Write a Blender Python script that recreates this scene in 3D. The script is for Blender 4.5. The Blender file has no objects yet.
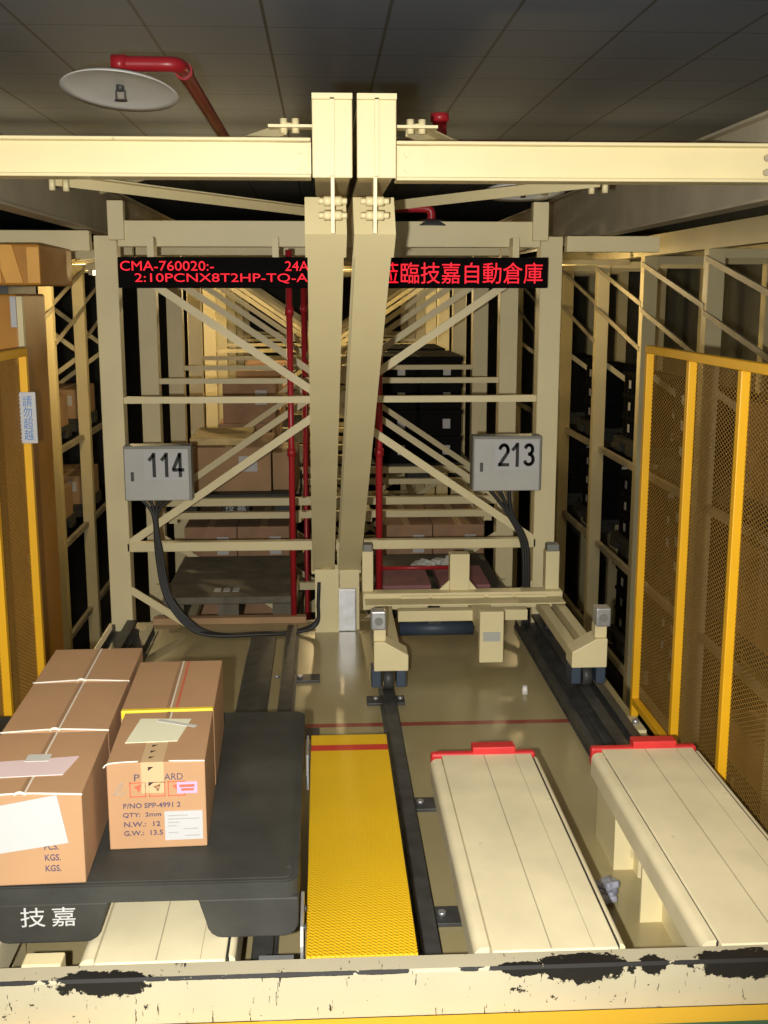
import bpy, bmesh, math, random
from mathutils import Vector, Matrix
random.seed(7)
S = bpy.context.scene
COL = S.collection

# ------------------------------------------------------------------ camera
FPX, VPX, VPY, EYE = 1130.0, 322.0, 294.0, 1.70
pitch = math.atan((512 - VPY) / FPX)
yaw = math.atan((384 - VPX) / FPX * math.cos(pitch))
cam = bpy.data.cameras.new('camera')
cam.sensor_fit = 'HORIZONTAL'; cam.sensor_width = 36.0
cam.lens = 36.0 * FPX / 768.0
cam.clip_start = 0.02; cam.clip_end = 200
co = bpy.data.objects.new('camera', cam); COL.objects.link(co)
co.location = (0, 0, EYE)
co.rotation_euler = (math.pi / 2 - pitch, 0, -yaw)
S.camera = co

# ------------------------------------------------------------------ light
S.view_settings.view_transform = 'Standard'
S.view_settings.look = 'None'
S.view_settings.gamma = 1.0
S.view_settings.use_curve_mapping = False
S.view_settings.exposure = 0.0
w = bpy.data.worlds.new('world'); S.world = w; w.use_nodes = True
bg = w.node_tree.nodes['Background']
bg.inputs[1].default_value = 0.43
# soft hall light from above, dimmer from the sides and below
wt = w.node_tree; wtc = wt.nodes.new('ShaderNodeTexCoord'); wsp = wt.nodes.new('ShaderNodeSeparateXYZ'); wrp = wt.nodes.new('ShaderNodeValToRGB')
wt.links.new(wtc.outputs['Generated'], wsp.inputs[0]); wt.links.new(wsp.outputs[2], wrp.inputs['Fac']); wt.links.new(wrp.outputs['Color'], bg.inputs[0])
wrp.color_ramp.elements[0].position = 0.0; wrp.color_ramp.elements[0].color = (0.42, 0.385, 0.31, 1)
wrp.color_ramp.elements[1].position = 0.5; wrp.color_ramp.elements[1].color = (1.0, 0.92, 0.75, 1)

def point(name, loc, power, colour, radius=0.05):
    l = bpy.data.lights.new(name, 'POINT'); l.energy = power; l.color = colour; l.shadow_soft_size = radius
    o = bpy.data.objects.new(name, l); COL.objects.link(o); o.location = loc
    return o
# the photographer's flash, left of and a little below the lens
fl = bpy.data.lights.new('camera_flash', 'SPOT'); fl.energy = 540; fl.color = (1.0, 0.965, 0.89)
fl.shadow_soft_size = 0.015; fl.spot_size = math.radians(80); fl.spot_blend = 0.6
fo = bpy.data.objects.new('camera_flash', fl); COL.objects.link(fo)
fo.location = (-0.11, 0.03, 1.655); fo.rotation_euler = (math.pi / 2 - pitch + 0.05, 0, -yaw * 0.6)

# ------------------------------------------------------------------ materials
def mat(name, rgb, rough=0.5, metal=0.0, var=0.12, scale=6.0, bump=0.0, bscale=40.0, emit=None, estr=0.0,
        speck=None, speck_amt=0.0, speck_scale=25.0):
    m = bpy.data.materials.new(name); m.use_nodes = True
    nt = m.node_tree; b = nt.nodes['Principled BSDF']
    b.inputs['Roughness'].default_value = rough; b.inputs['Metallic'].default_value = metal
    tc = nt.nodes.new('ShaderNodeTexCoord')
    n = nt.nodes.new('ShaderNodeTexNoise'); n.inputs['Scale'].default_value = scale; n.inputs['Detail'].default_value = 5
    nt.links.new(tc.outputs['Object'], n.inputs['Vector'])
    r = nt.nodes.new('ShaderNodeValToRGB')
    a = [max(0, c * (1 - var)) for c in rgb]; c2 = [min(1, c * (1 + var)) for c in rgb]
    r.color_ramp.elements[0].position = 0.3; r.color_ramp.elements[0].color = (*a, 1)
    r.color_ramp.elements[1].position = 0.7; r.color_ramp.elements[1].color = (*c2, 1)
    nt.links.new(n.outputs['Fac'], r.inputs['Fac'])
    out = r.outputs['Color']
    if speck:
        n2 = nt.nodes.new('ShaderNodeTexNoise'); n2.inputs['Scale'].default_value = speck_scale; n2.inputs['Detail'].default_value = 8
        n2.inputs['Roughness'].default_value = 0.7
        nt.links.new(tc.outputs['Object'], n2.inputs['Vector'])
        r2 = nt.nodes.new('ShaderNodeValToRGB')
        r2.color_ramp.elements[0].position = 0.66 - speck_amt; r2.color_ramp.elements[0].color = (0, 0, 0, 1)
        r2.color_ramp.elements[1].position = 0.74 - speck_amt; r2.color_ramp.elements[1].color = (1, 1, 1, 1)
        nt.links.new(n2.outputs['Fac'], r2.inputs['Fac'])
        mx = nt.nodes.new('ShaderNodeMix'); mx.data_type = 'RGBA'
        nt.links.new(r2.outputs['Color'], mx.inputs['Factor'])
        nt.links.new(out, mx.inputs['A']); mx.inputs['B'].default_value = (*speck, 1)
        out = mx.outputs['Result']
    nt.links.new(out, b.inputs['Base Color'])
    if bump:
        n3 = nt.nodes.new('ShaderNodeTexNoise'); n3.inputs['Scale'].default_value = bscale; n3.inputs['Detail'].default_value = 4
        nt.links.new(tc.outputs['Object'], n3.inputs['Vector'])
        bp = nt.nodes.new('ShaderNodeBump'); bp.inputs['Strength'].default_value = bump; bp.inputs['Distance'].default_value = 0.01
        nt.links.new(n3.outputs['Fac'], bp.inputs['Height']); nt.links.new(bp.outputs['Normal'], b.inputs['Normal'])
    if emit:
        b.inputs['Emission Color'].default_value = (*emit, 1); b.inputs['Emission Strength'].default_value = estr
    return m

M = {}
M['cream'] = mat('cream_paint', (0.76, 0.66, 0.38), 0.42, var=0.05, scale=3, speck=(0.40, 0.33, 0.20), speck_amt=-0.02, speck_scale=9)
M['rack'] = mat('rack_cream_paint', (0.70, 0.605, 0.345), 0.5, var=0.06, scale=3)
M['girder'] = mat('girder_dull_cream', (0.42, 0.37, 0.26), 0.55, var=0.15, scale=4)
M['platform'] = mat('worn_cream_platform', (0.80, 0.71, 0.47), 0.5, var=0.10, scale=6, speck=(0.34, 0.29, 0.20), speck_amt=0.0, speck_scale=10)
M['seam'] = mat('dull_cream_seam', (0.42, 0.36, 0.24), 0.6)
M['groove'] = mat('black_rubber', (0.02, 0.02, 0.02), 0.7)
M['redpaint'] = mat('red_bumper', (0.62, 0.03, 0.03), 0.5)
M['redpipe'] = mat('red_pipe', (0.40, 0.016, 0.024), 0.35)
M['yellow'] = mat('fence_yellow', (0.80, 0.42, 0.008), 0.45, var=0.05)
M['mesh'] = mat('fence_mesh_yellow', (0.30, 0.165, 0.03), 0.55, var=0.1)
M['orange'] = mat('crane_orange', (0.46, 0.20, 0.02), 0.45, var=0.12, scale=4)
M['orange2'] = mat('crane_light_orange', (0.66, 0.33, 0.06), 0.45, var=0.15, scale=6)
M['rail'] = mat('dark_steel', (0.075, 0.075, 0.072), 0.45, metal=0.3, var=0.3, scale=14)
M['steel'] = mat('galvanised_steel', (0.55, 0.56, 0.57), 0.38, metal=0.7, var=0.12, scale=18)
M['grey'] = mat('grey_enamel', (0.46, 0.46, 0.42), 0.45, var=0.05)
M['dgrey'] = mat('dark_edge_enamel', (0.22, 0.22, 0.20), 0.5, var=0.05)
M['white'] = mat('white_paper', (0.50, 0.50, 0.50), 0.7, var=0.03)
M['cpaper'] = mat('cream_paper', (0.82, 0.80, 0.58), 0.7, var=0.03)
M['pinkpaper'] = mat('pale_pink_paper', (0.74, 0.58, 0.58), 0.7, var=0.03)
M['pink'] = mat('pink_label', (0.85, 0.38, 0.60), 0.7, var=0.03)
M['black'] = mat('black_ink', (0.02, 0.02, 0.02), 0.6)
M['ink'] = mat('dark_violet_ink', (0.10, 0.07, 0.12), 0.7)
M['redink'] = mat('red_ink', (0.62, 0.13, 0.07), 0.7)
M['blueink'] = mat('blue_ink', (0.10, 0.22, 0.50), 0.7)
M['greyink'] = mat('grey_ink', (0.35, 0.35, 0.34), 0.7)
M['plastic'] = mat('black_plastic_pallet', (0.042, 0.042, 0.037), 0.55, var=0.35, scale=5, bump=0.1, bscale=90)
M['crate'] = mat('black_crate_plastic', (0.007, 0.007, 0.007), 0.7, var=0.2)
M['card'] = mat('brown_cardboard', (0.46, 0.265, 0.135), 0.75, var=0.06, scale=5)
M['cardD'] = mat('dull_cardboard', (0.40, 0.25, 0.13), 0.8, var=0.12, scale=5)
M['cardR'] = mat('reddish_cardboard', (0.35, 0.21, 0.12), 0.8, var=0.15, scale=9)
M['tape'] = mat('brown_tape', (0.62, 0.43, 0.24), 0.35, var=0.04)
M['tapeD'] = mat('flap_seam', (0.33, 0.19, 0.10), 0.6, var=0.1)
M['string'] = mat('white_strapping', (0.78, 0.72, 0.62), 0.6, var=0.1)
M['ystrap'] = mat('yellow_strap', (0.85, 0.62, 0.03), 0.5, var=0.04)
M['clear'] = mat('clear_tape', (0.62, 0.62, 0.58), 0.15, var=0.05)
M['wood'] = mat('pale_wood', (0.62, 0.48, 0.22), 0.8, var=0.2, scale=12)
M['wrap'] = mat('dusty_dark_board', (0.13, 0.115, 0.08), 0.7, var=0.3, scale=9)
M['cable'] = mat('black_cable', (0.02, 0.02, 0.02), 0.5)
M['ledbody'] = mat('black_sign_housing', (0.006, 0.005, 0.005), 0.35)
M['led'] = mat('red_led', (0.12, 0.0, 0.0), 0.7, emit=(1.0, 0.012, 0.03), estr=1.25)
M['disc'] = mat('white_shield', (0.80, 0.79, 0.74), 0.35, var=0.03)
M['lamp'] = mat('lamp_tube', (1, 0.9, 0.7), 0.5, emit=(1.0, 0.80, 0.45), estr=6)
M['blueblk'] = mat('dark_blue_rubber', (0.04, 0.06, 0.09), 0.5)
M['bag'] = mat('crumpled_plastic', (0.30, 0.31, 0.38), 0.3, var=0.4, scale=30)
M['pit'] = mat('pit_concrete', (0.06, 0.058, 0.05), 0.8)
M['wallR'] = mat('grey_wall_panels', (0.30, 0.29, 0.22), 0.7, var=0.1)
M['wall'] = mat('dark_wall', (0.13, 0.125, 0.11), 0.8)

for k_ in ('ledbody', 'crate', 'plastic', 'rail'): M[k_].node_tree.nodes['Principled BSDF'].inputs['Specular IOR Level'].default_value = 0.2
M['ledbody'].node_tree.nodes['Principled BSDF'].inputs['Specular IOR Level'].default_value = 0.04; M['ledbody'].node_tree.nodes['Principled BSDF'].inputs['Roughness'].default_value = 0.8
M['crate'].node_tree.nodes['Principled BSDF'].inputs['Specular IOR Level'].default_value = 0.06
M['slab'] = mat('dull_pink_foam', (0.30, 0.13, 0.14), 0.8, var=0.1)
def tile_material():
    m = bpy.data.materials.new('ceiling_panels'); m.use_nodes = True
    nt = m.node_tree; b = nt.nodes['Principled BSDF']; b.inputs['Roughness'].default_value = 0.75
    tc = nt.nodes.new('ShaderNodeTexCoord'); mp = nt.nodes.new('ShaderNodeMapping')
    mp.inputs['Rotation'].default_value = (0, 0, math.pi / 2)
    mp.inputs['Location'].default_value = (0.25 * 0.665, 0.40 * 0.665, 0)
    nt.links.new(tc.outputs['Object'], mp.inputs['Vector'])
    def brick(wd, ht, mort):
        br = nt.nodes.new('ShaderNodeTexBrick'); br.offset = 0; br.squash = 1
        br.inputs['Scale'].default_value = 1; br.inputs['Brick Width'].default_value = wd; br.inputs['Row Height'].default_value = ht
        br.inputs['Mortar Size'].default_value = mort; br.inputs['Mortar Smooth'].default_value = 0.2
        nt.links.new(mp.outputs['Vector'], br.inputs['Vector'])
        return br
    br = brick(50.0, 0.90 * 0.665, 0.0095)
    br.inputs['Color1'].default_value = (0.225, 0.265, 0.345, 1); br.inputs['Color2'].default_value = (0.245, 0.285, 0.365, 1)
    br.inputs['Mortar'].default_value = (0.13, 0.13, 0.13, 1)
    b2 = brick(0.98 * 0.665, 50.0, 0.007)
    b2.inputs['Color1'].default_value = (1, 1, 1, 1); b2.inputs['Color2'].default_value = (1, 1, 1, 1); b2.inputs['Mortar'].default_value = (0.5, 0.5, 0.5, 1)
    mx = nt.nodes.new('ShaderNodeMix'); mx.data_type = 'RGBA'; mx.blend_type = 'MULTIPLY'; mx.inputs['Factor'].default_value = 1
    nt.links.new(br.outputs['Color'], mx.inputs['A']); nt.links.new(b2.outputs['Color'], mx.inputs['B'])
    nt.links.new(mx.outputs['Result'], b.inputs['Base Color'])
    return m
M['ceiling'] = tile_material()

def banded(name, base, bands, axis, rough, spec_scale=7.0, dirt=None, extra=None):
    """paint with straight coloured stripes: bands = [(lo, hi, colour)] along one object axis, plus dirt specks"""
    m = mat(name, base, rough, var=0.10, scale=2.2, speck=dirt, speck_amt=-0.05, speck_scale=spec_scale)
    nt = m.node_tree; b = nt.nodes['Principled BSDF']
    prev = b.inputs['Base Color'].links[0].from_socket
    tc = nt.nodes.new('ShaderNodeTexCoord'); sp = nt.nodes.new('ShaderNodeSeparateXYZ'); nt.links.new(tc.outputs['Object'], sp.inputs[0])
    for lo, hi, colr in bands:
        g = nt.nodes.new('ShaderNodeMath'); g.operation = 'GREATER_THAN'; g.inputs[1].default_value = lo; nt.links.new(sp.outputs[axis], g.inputs[0])
        l = nt.nodes.new('ShaderNodeMath'); l.operation = 'LESS_THAN'; l.inputs[1].default_value = hi; nt.links.new(sp.outputs[axis], l.inputs[0])
        mu = nt.nodes.new('ShaderNodeMath'); mu.operation = 'MULTIPLY'; nt.links.new(g.outputs[0], mu.inputs[0]); nt.links.new(l.outputs[0], mu.inputs[1])
        mx = nt.nodes.new('ShaderNodeMix'); mx.data_type = 'RGBA'; nt.links.new(mu.outputs[0], mx.inputs['Factor'])
        nt.links.new(prev, mx.inputs['A']); mx.inputs['B'].default_value = (*colr, 1); prev = mx.outputs['Result']
    nt.links.new(prev, b.inputs['Base Color'])
    return m
M['floor'] = banded('glossy_cream_floor', (0.39, 0.325, 0.165), [(4.275, 4.315, (0.30, 0.05, 0.04))], 1, 0.22, dirt=(0.14, 0.12, 0.08))
M['opfloor'] = banded('green_operator_floor', (0.03, 0.10, 0.05), [(2.125, 2.178, (0.72, 0.42, 0.02))], 1, 0.4)

def plate_material():
    m = banded('yellow_tread_plate', (0.78, 0.47, 0.008), [(0.505, 0.55, (0.62, 0.04, 0.025))], 1, 0.45, dirt=(0.35, 0.22, 0.03))
    nt = m.node_tree; b = nt.nodes['Principled BSDF']
    tc = nt.nodes.new('ShaderNodeTexCoord')
    mp = nt.nodes.new('ShaderNodeMapping'); mp.inputs['Rotation'].default_value = (0, 0, math.pi / 4); mp.inputs['Scale'].default_value = (62, 62, 62)
    nt.links.new(tc.outputs['Object'], mp.inputs['Vector'])
    ck = nt.nodes.new('ShaderNodeTexBrick'); ck.inputs['Scale'].default_value = 1; ck.inputs['Mortar Size'].default_value = 0.22; ck.inputs['Mortar Smooth'].default_value = 0.6
    ck.inputs['Brick Width'].default_value = 1.0; ck.inputs['Row Height'].default_value = 0.55
    ck.inputs['Color1'].default_value = (1, 1, 1, 1); ck.inputs['Color2'].default_value = (1, 1, 1, 1); ck.inputs['Mortar'].default_value = (0, 0, 0, 1)
    nt.links.new(mp.outputs['Vector'], ck.inputs['Vector'])
    bp = nt.nodes.new('ShaderNodeBump'); bp.inputs['Strength'].default_value = 0.6; bp.inputs['Distance'].default_value = 0.004
    nt.links.new(ck.outputs['Color'], bp.inputs['Height']); nt.links.new(bp.outputs['Normal'], b.inputs['Normal'])
    return m
M['plate'] = plate_material()

def curb_material(patches):
    """cream paint worn through to black in patches (x, z-ish, half length, half height)"""
    m = mat('worn_cream_curb', (0.50, 0.45, 0.315), 0.6, var=0.06, scale=4)
    nt = m.node_tree; b = nt.nodes['Principled BSDF']; L = nt.links.new
    prev = b.inputs['Base Color'].links[0].from_socket
    tc = nt.nodes.new('ShaderNodeTexCoord'); sp = nt.nodes.new('ShaderNodeSeparateXYZ'); L(tc.outputs['Object'], sp.inputs[0])
    def math_(op, a, bb=None, c=None):
        n = nt.nodes.new('ShaderNodeMath'); n.operation = op
        for i, v in enumerate((a, bb, c)):
            if v is None: continue
            if isinstance(v, (int, float)): n.inputs[i].default_value = v
            else: L(v, n.inputs[i])
        return n.outputs[0]
    # s runs from the top lip's back edge over the edge and down the face
    s = math_('SUBTRACT', sp.outputs[1], sp.outputs[2])
    def noise(scale, mapping=None, detail=6):
        n = nt.nodes.new('ShaderNodeTexNoise'); n.inputs['Scale'].default_value = scale; n.inputs['Detail'].default_value = detail; n.inputs['Roughness'].default_value = 0.7
        if mapping:
            mp = nt.nodes.new('ShaderNodeMapping'); mp.inputs['Scale'].default_value = mapping[0]; mp.inputs['Rotation'].default_value = mapping[1]
            L(tc.outputs['Object'], mp.inputs['Vector']); L(mp.outputs['Vector'], n.inputs['Vector'])
        else: L(tc.outputs['Object'], n.inputs['Vector'])
        return n.outputs['Fac']
    nf = noise(34)
    total = None
    for (x, ss, hx, hs) in patches:
        dx = math_('DIVIDE', math_('SUBTRACT', sp.outputs[0], x), hx); ds = math_('DIVIDE', math_('SUBTRACT', s, ss), hs)
        d2 = math_('ADD', math_('MULTIPLY', dx, dx), math_('MULTIPLY', ds, ds))
        v = math_('ADD', d2, math_('MULTIPLY', math_('SUBTRACT', nf, 0.5), 3.4))
        k = math_('LESS_THAN', v, 1.05)
        total = k if total is None else math_('MAXIMUM', total, k)
    # the dark worn line along the edge, and slanting scratches
    e = math_('ABSOLUTE', math_('SUBTRACT', s, 1.906))
    worn = math_('LESS_THAN', math_('ADD', e, math_('MULTIPLY', math_('SUBTRACT', noise(7), 0.5), 0.012)), 0.0009)
    total = math_('MAXIMUM', total, worn)
    big = noise(3.2, detail=2)
    sc = noise(10, ((9, 1.2, 1.2), (0.0, 0.7, 0.0)), 4)
    scr = math_('MULTIPLY', math_('GREATER_THAN', sc, 0.645), math_('GREATER_THAN', big, 0.46))
    total = math_('MAXIMUM', total, scr)
    chips = math_('MULTIPLY', math_('GREATER_THAN', noise(30), 0.655), math_('GREATER_THAN', big, 0.46))
    total = math_('MAXIMUM', total, chips)
    mx = nt.nodes.new('ShaderNodeMix'); mx.data_type = 'RGBA'; L(total, mx.inputs['Factor'])
    L(prev, mx.inputs['A']); mx.inputs['B'].default_value = (0.008, 0.007, 0.006, 1)
    L(mx.outputs['Result'], b.inputs['Base Color'])
    return m
M['curb'] = curb_material([(-0.48, 1.893, 0.105, 0.042), (-0.10, 1.890, 0.04, 0.012), (0.55, 1.906, 0.10, 0.036), (0.42, 1.900, 0.05, 0.022),
                           (0.92, 1.908, 0.12, 0.036), (0.70, 1.900, 0.03, 0.03)])

# ------------------------------------------------------------------ mesh helpers
def woff(o):
    v = Vector((0, 0, 0))
    while o is not None:
        v += o.location; o = o.parent
    return v

class MB:
    def __init__(s): s.bm = bmesh.new()
    def box(s, x0, x1, y0, y1, z0, z1, bev=0.0, seg=2):
        t = bmesh.new(); bmesh.ops.create_cube(t, size=1)
        bmesh.ops.scale(t, vec=(x1 - x0, y1 - y0, z1 - z0), verts=t.verts)
        bmesh.ops.translate(t, vec=((x0 + x1) / 2, (y0 + y1) / 2, (z0 + z1) / 2), verts=t.verts)
        if bev: bmesh.ops.bevel(t, geom=list(t.edges), offset=bev, segments=seg, affect='EDGES', profile=0.5)
        s._merge(t); return s
    def _merge(s, t, mtx=None):
        if mtx is not None: bmesh.ops.transform(t, matrix=mtx, verts=t.verts)
        me = bpy.data.meshes.new('tmp'); t.to_mesh(me); t.free(); s.bm.from_mesh(me); bpy.data.meshes.remove(me)
    def frame(s, p0, p1, up):
        p0 = Vector(p0); p1 = Vector(p1); d = (p1 - p0); L = d.length; d.normalize()
        u = Vector(up); sd = d.cross(u)
        if sd.length < 1e-5: sd = d.cross(Vector((1, 0, 0)))
        sd.normalize(); u = sd.cross(d).normalized()
        return Matrix(((sd.x, d.x, u.x, p0.x), (sd.y, d.y, u.y, p0.y), (sd.z, d.z, u.z, p0.z), (0, 0, 0, 1))), L
    def bar(s, p0, p1, w, h, up=(0, 0, 1), bev=0.0):
        mtx, L = s.frame(p0, p1, up)
        t = MB().box(-w / 2, w / 2, 0, L, -h / 2, h / 2, bev).bm
        s._merge(t, mtx); return s
    def angle(s, p0, p1, w, h, t=0.005, up=(0, 0, 1)):
        mtx, L = s.frame(p0, p1, up)
        b = MB(); b.box(-w / 2, w / 2, 0, L, h / 2 - t, h / 2); b.box(-w / 2, -w / 2 + t, 0, L, -h / 2, h / 2 - t)
        s._merge(b.bm, mtx); return s
    def ibeam(s, p0, p1, w, h, tf=0.010, tw=0.008, up=(0, 0, 1)):
        mtx, L = s.frame(p0, p1, up)
        b = MB(); b.box(-w / 2, w / 2, 0, L, h / 2 - tf, h / 2); b.box(-w / 2, w / 2, 0, L, -h / 2, -h / 2 + tf); b.box(-tw / 2, tw / 2, 0, L, -h / 2 + tf, h / 2 - tf)
        s._merge(b.bm, mtx); return s
    def cyl(s, p0, p1, r, n=16, r2=None):
        mtx, L = s.frame(p0, p1, (0, 0, 1))
        t = bmesh.new(); bmesh.ops.create_cone(t, cap_ends=True, segments=n, radius1=r, radius2=r if r2 is None else r2, depth=L)
        bmesh.ops.rotate(t, cent=(0, 0, 0), matrix=Matrix.Rotation(-math.pi / 2, 3, 'X'), verts=t.verts)
        bmesh.ops.translate(t, vec=(0, L / 2, 0), verts=t.verts)
        for f in t.faces: f.smooth = len(f.verts) == 4
        s._merge(t, mtx); return s
    def tube(s, pts, r, n=10, sub=6):
        P = [Vector(p) for p in pts]; Q = []
        for i in range(len(P) - 1):
            a = P[max(i - 1, 0)]; b = P[i]; c = P[i + 1]; d = P[min(i + 2, len(P) - 1)]
            for k in range(sub):
                t = k / sub
                Q.append(0.5 * ((2 * b) + (c - a) * t + (2 * a - 5 * b + 4 * c - d) * t * t + (3 * b - a - 3 * c + d) * t ** 3))
        Q.append(P[-1]); rings = []; nrm = None
        for i, q in enumerate(Q):
            tg = (Q[min(i + 1, len(Q) - 1)] - Q[max(i - 1, 0)]).normalized()
            if nrm is None: nrm = tg.orthogonal().normalized()
            nrm = (nrm - tg * nrm.dot(tg)).normalized(); bn = tg.cross(nrm)
            rings.append([s.bm.verts.new(q + (nrm * math.cos(2 * math.pi * j / n) + bn * math.sin(2 * math.pi * j / n)) * r) for j in range(n)])
        for a, b in zip(rings, rings[1:]):
            for j in range(n):
                f = s.bm.faces.new((a[j], a[(j + 1) % n], b[(j + 1) % n], b[j])); f.smooth = True
        s.bm.faces.new(rings[0][::-1]); s.bm.faces.new(rings[-1]); return s
    def lathe(s, prof, cx, cy, n=40, mtx=None):
        t = bmesh.new(); rings = []
        for (r, z) in prof: rings.append([t.verts.new((r * math.cos(2 * math.pi * j / n), r * math.sin(2 * math.pi * j / n), z)) for j in range(n)])
        for a, b in zip(rings, rings[1:]):
            for j in range(n):
                f = t.faces.new((a[j], a[(j + 1) % n], b[(j + 1) % n], b[j])); f.smooth = True
        t.faces.new(rings[0]); t.faces.new(rings[-1])
        bmesh.ops.recalc_face_normals(t, faces=t.faces)
        s._merge(t, Matrix.Translation((cx, cy, 0)) if mtx is None else mtx); return s
    def prism(s, poly, axis, a, b, bev=0.0):
        """poly: 2-D outline in the two other axes, extruded along axis from a to b"""
        t = bmesh.new()
        def pt(p, q):
            return {'x': (q, p[0], p[1]), 'y': (p[0], q, p[1]), 'z': (p[0], p[1], q)}[axis]
        A = [t.verts.new(pt(p, a)) for p in poly]; B = [t.verts.new(pt(p, b)) for p in poly]
        t.faces.new(A); t.faces.new(B[::-1])
        n = len(poly)
        for i in range(n): t.faces.new((A[i], B[i], B[(i + 1) % n], A[(i + 1) % n]))
        bmesh.ops.recalc_face_normals(t, faces=t.faces)
        if bev: bmesh.ops.bevel(t, geom=list(t.edges), offset=bev, segments=2, affect='EDGES', profile=0.5)
        s._merge(t); return s
    def build(s, name, m, parent=None, local=False, label=None):
        me = bpy.data.meshes.new(name)
        if parent is not None and not local: bmesh.ops.translate(s.bm, vec=-woff(parent), verts=s.bm.verts)
        s.bm.to_mesh(me); s.bm.free(); me.materials.append(M[m] if isinstance(m, str) else m)
        o = bpy.data.objects.new(name, me); COL.objects.link(o)
        if parent is not None: o.parent = parent
        if label: o['label'] = label
        return o

def tag(o, label, cat, group=None):
    o['label'] = label; o['category'] = cat
    if group: o['group'] = group
    return o
def thing(name, label, cat, loc=(0, 0, 0), rz=0.0, group=None):
    o = bpy.data.objects.new(name, None); COL.objects.link(o); o.location = loc; o.rotation_euler = (0, 0, rz); o.empty_display_size = 0.1
    return tag(o, label, cat, group)
def structure(o): o['kind'] = 'structure'; return o
def dup(root, loc, rz, label, group=None):
    r = root.copy(); COL.objects.link(r); r.location = loc; r.rotation_euler = (0, 0, rz); r['label'] = label
    if group: r['group'] = group
    for ch in list(root.children):
        c = ch.copy(); COL.objects.link(c); c.parent = r
        for g in list(ch.children):
            d = g.copy(); COL.objects.link(d); d.parent = c
    return r

def text(name, lines, m, parent, centre, w, h, facing='front', spacing=1.0, local=False, depth=0.0006, align='LEFT', bold=0.0):
    """lettering as a thin raised mesh, fitted to w x h, reading towards -Y (front) or +X / -X"""
    cu = bpy.data.curves.new(name, 'FONT'); cu.body = lines; cu.size = 1; cu.space_line = spacing; cu.align_x = align
    cu.extrude = 0.01; cu.offset = bold; cu.resolution_u = 3
    ob = bpy.data.objects.new('tmp_text', cu); COL.objects.link(ob)
    bpy.context.view_layer.update()
    me = bpy.data.meshes.new_from_object(ob.evaluated_get(bpy.context.evaluated_depsgraph_get()))
    bpy.data.objects.remove(ob); bpy.data.curves.remove(cu)
    xs = [v.co.x for v in me.vertices]; ys = [v.co.y for v in me.vertices]
    cx, cy = (min(xs) + max(xs)) / 2, (min(ys) + max(ys)) / 2; sx = w / (max(xs) - min(xs)); sy = h / (max(ys) - min(ys))
    off = Vector((0, 0, 0)) if local else woff(parent)
    for v in me.vertices:
        a = (v.co.x - cx) * sx; b = (v.co.y - cy) * sy; d = v.co.z / 0.01 * depth
        p = {'front': Vector((a, -d, b)), 'right': Vector((d, a, b)), 'left': Vector((-d, -a, b)), 'up': Vector((a, b, d))}[facing]
        v.co = p + Vector(centre) - off
    me.materials.clear(); me.materials.append(M[m])
    o = bpy.data.objects.new(name, me); COL.objects.link(o); o.parent = parent
    return o

# ------------------------------------------------------------------ the room
structure(MB().box(-1.13, 1.26, 2.15, 5.80, -0.25, 0.0).build('floor', 'floor'))
structure(MB().box(-4.5, 4.5, -1.5, 2.178, 0.02, 0.172).build('floor', 'opfloor'))
structure(MB().box(-7.0, 7.0, -1.5, 26, -2.75, -2.6).build('floor', 'pit'))
structure(MB().box(-7.0, 7.0, 3.3, 26, 3.01, 3.12).build('ceiling', 'ceiling'))
structure(MB().box(-7.0, 7.0, 25.9, 26.1, -2.6, 3.01).build('wall_back', 'wall'))
structure(MB().box(-7.1, -7.0, -1.5, 26.1, -2.6, 3.01).build('wall_left', 'wall'))
structure(MB().box(4.6, 4.7, 1.0, 26.1, -2.6, 3.01).build('wall_right', 'wallR'))
cb = MB(); cb.prism([(2.18, 0.173), (2.18, 0.274), (2.186, 0.28), (2.235, 0.28), (2.235, 0.24), (2.22, 0.24), (2.22, 0.173)], 'x', -2.2, 2.2)
structure(cb.build('trim_1', 'curb'))

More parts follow.
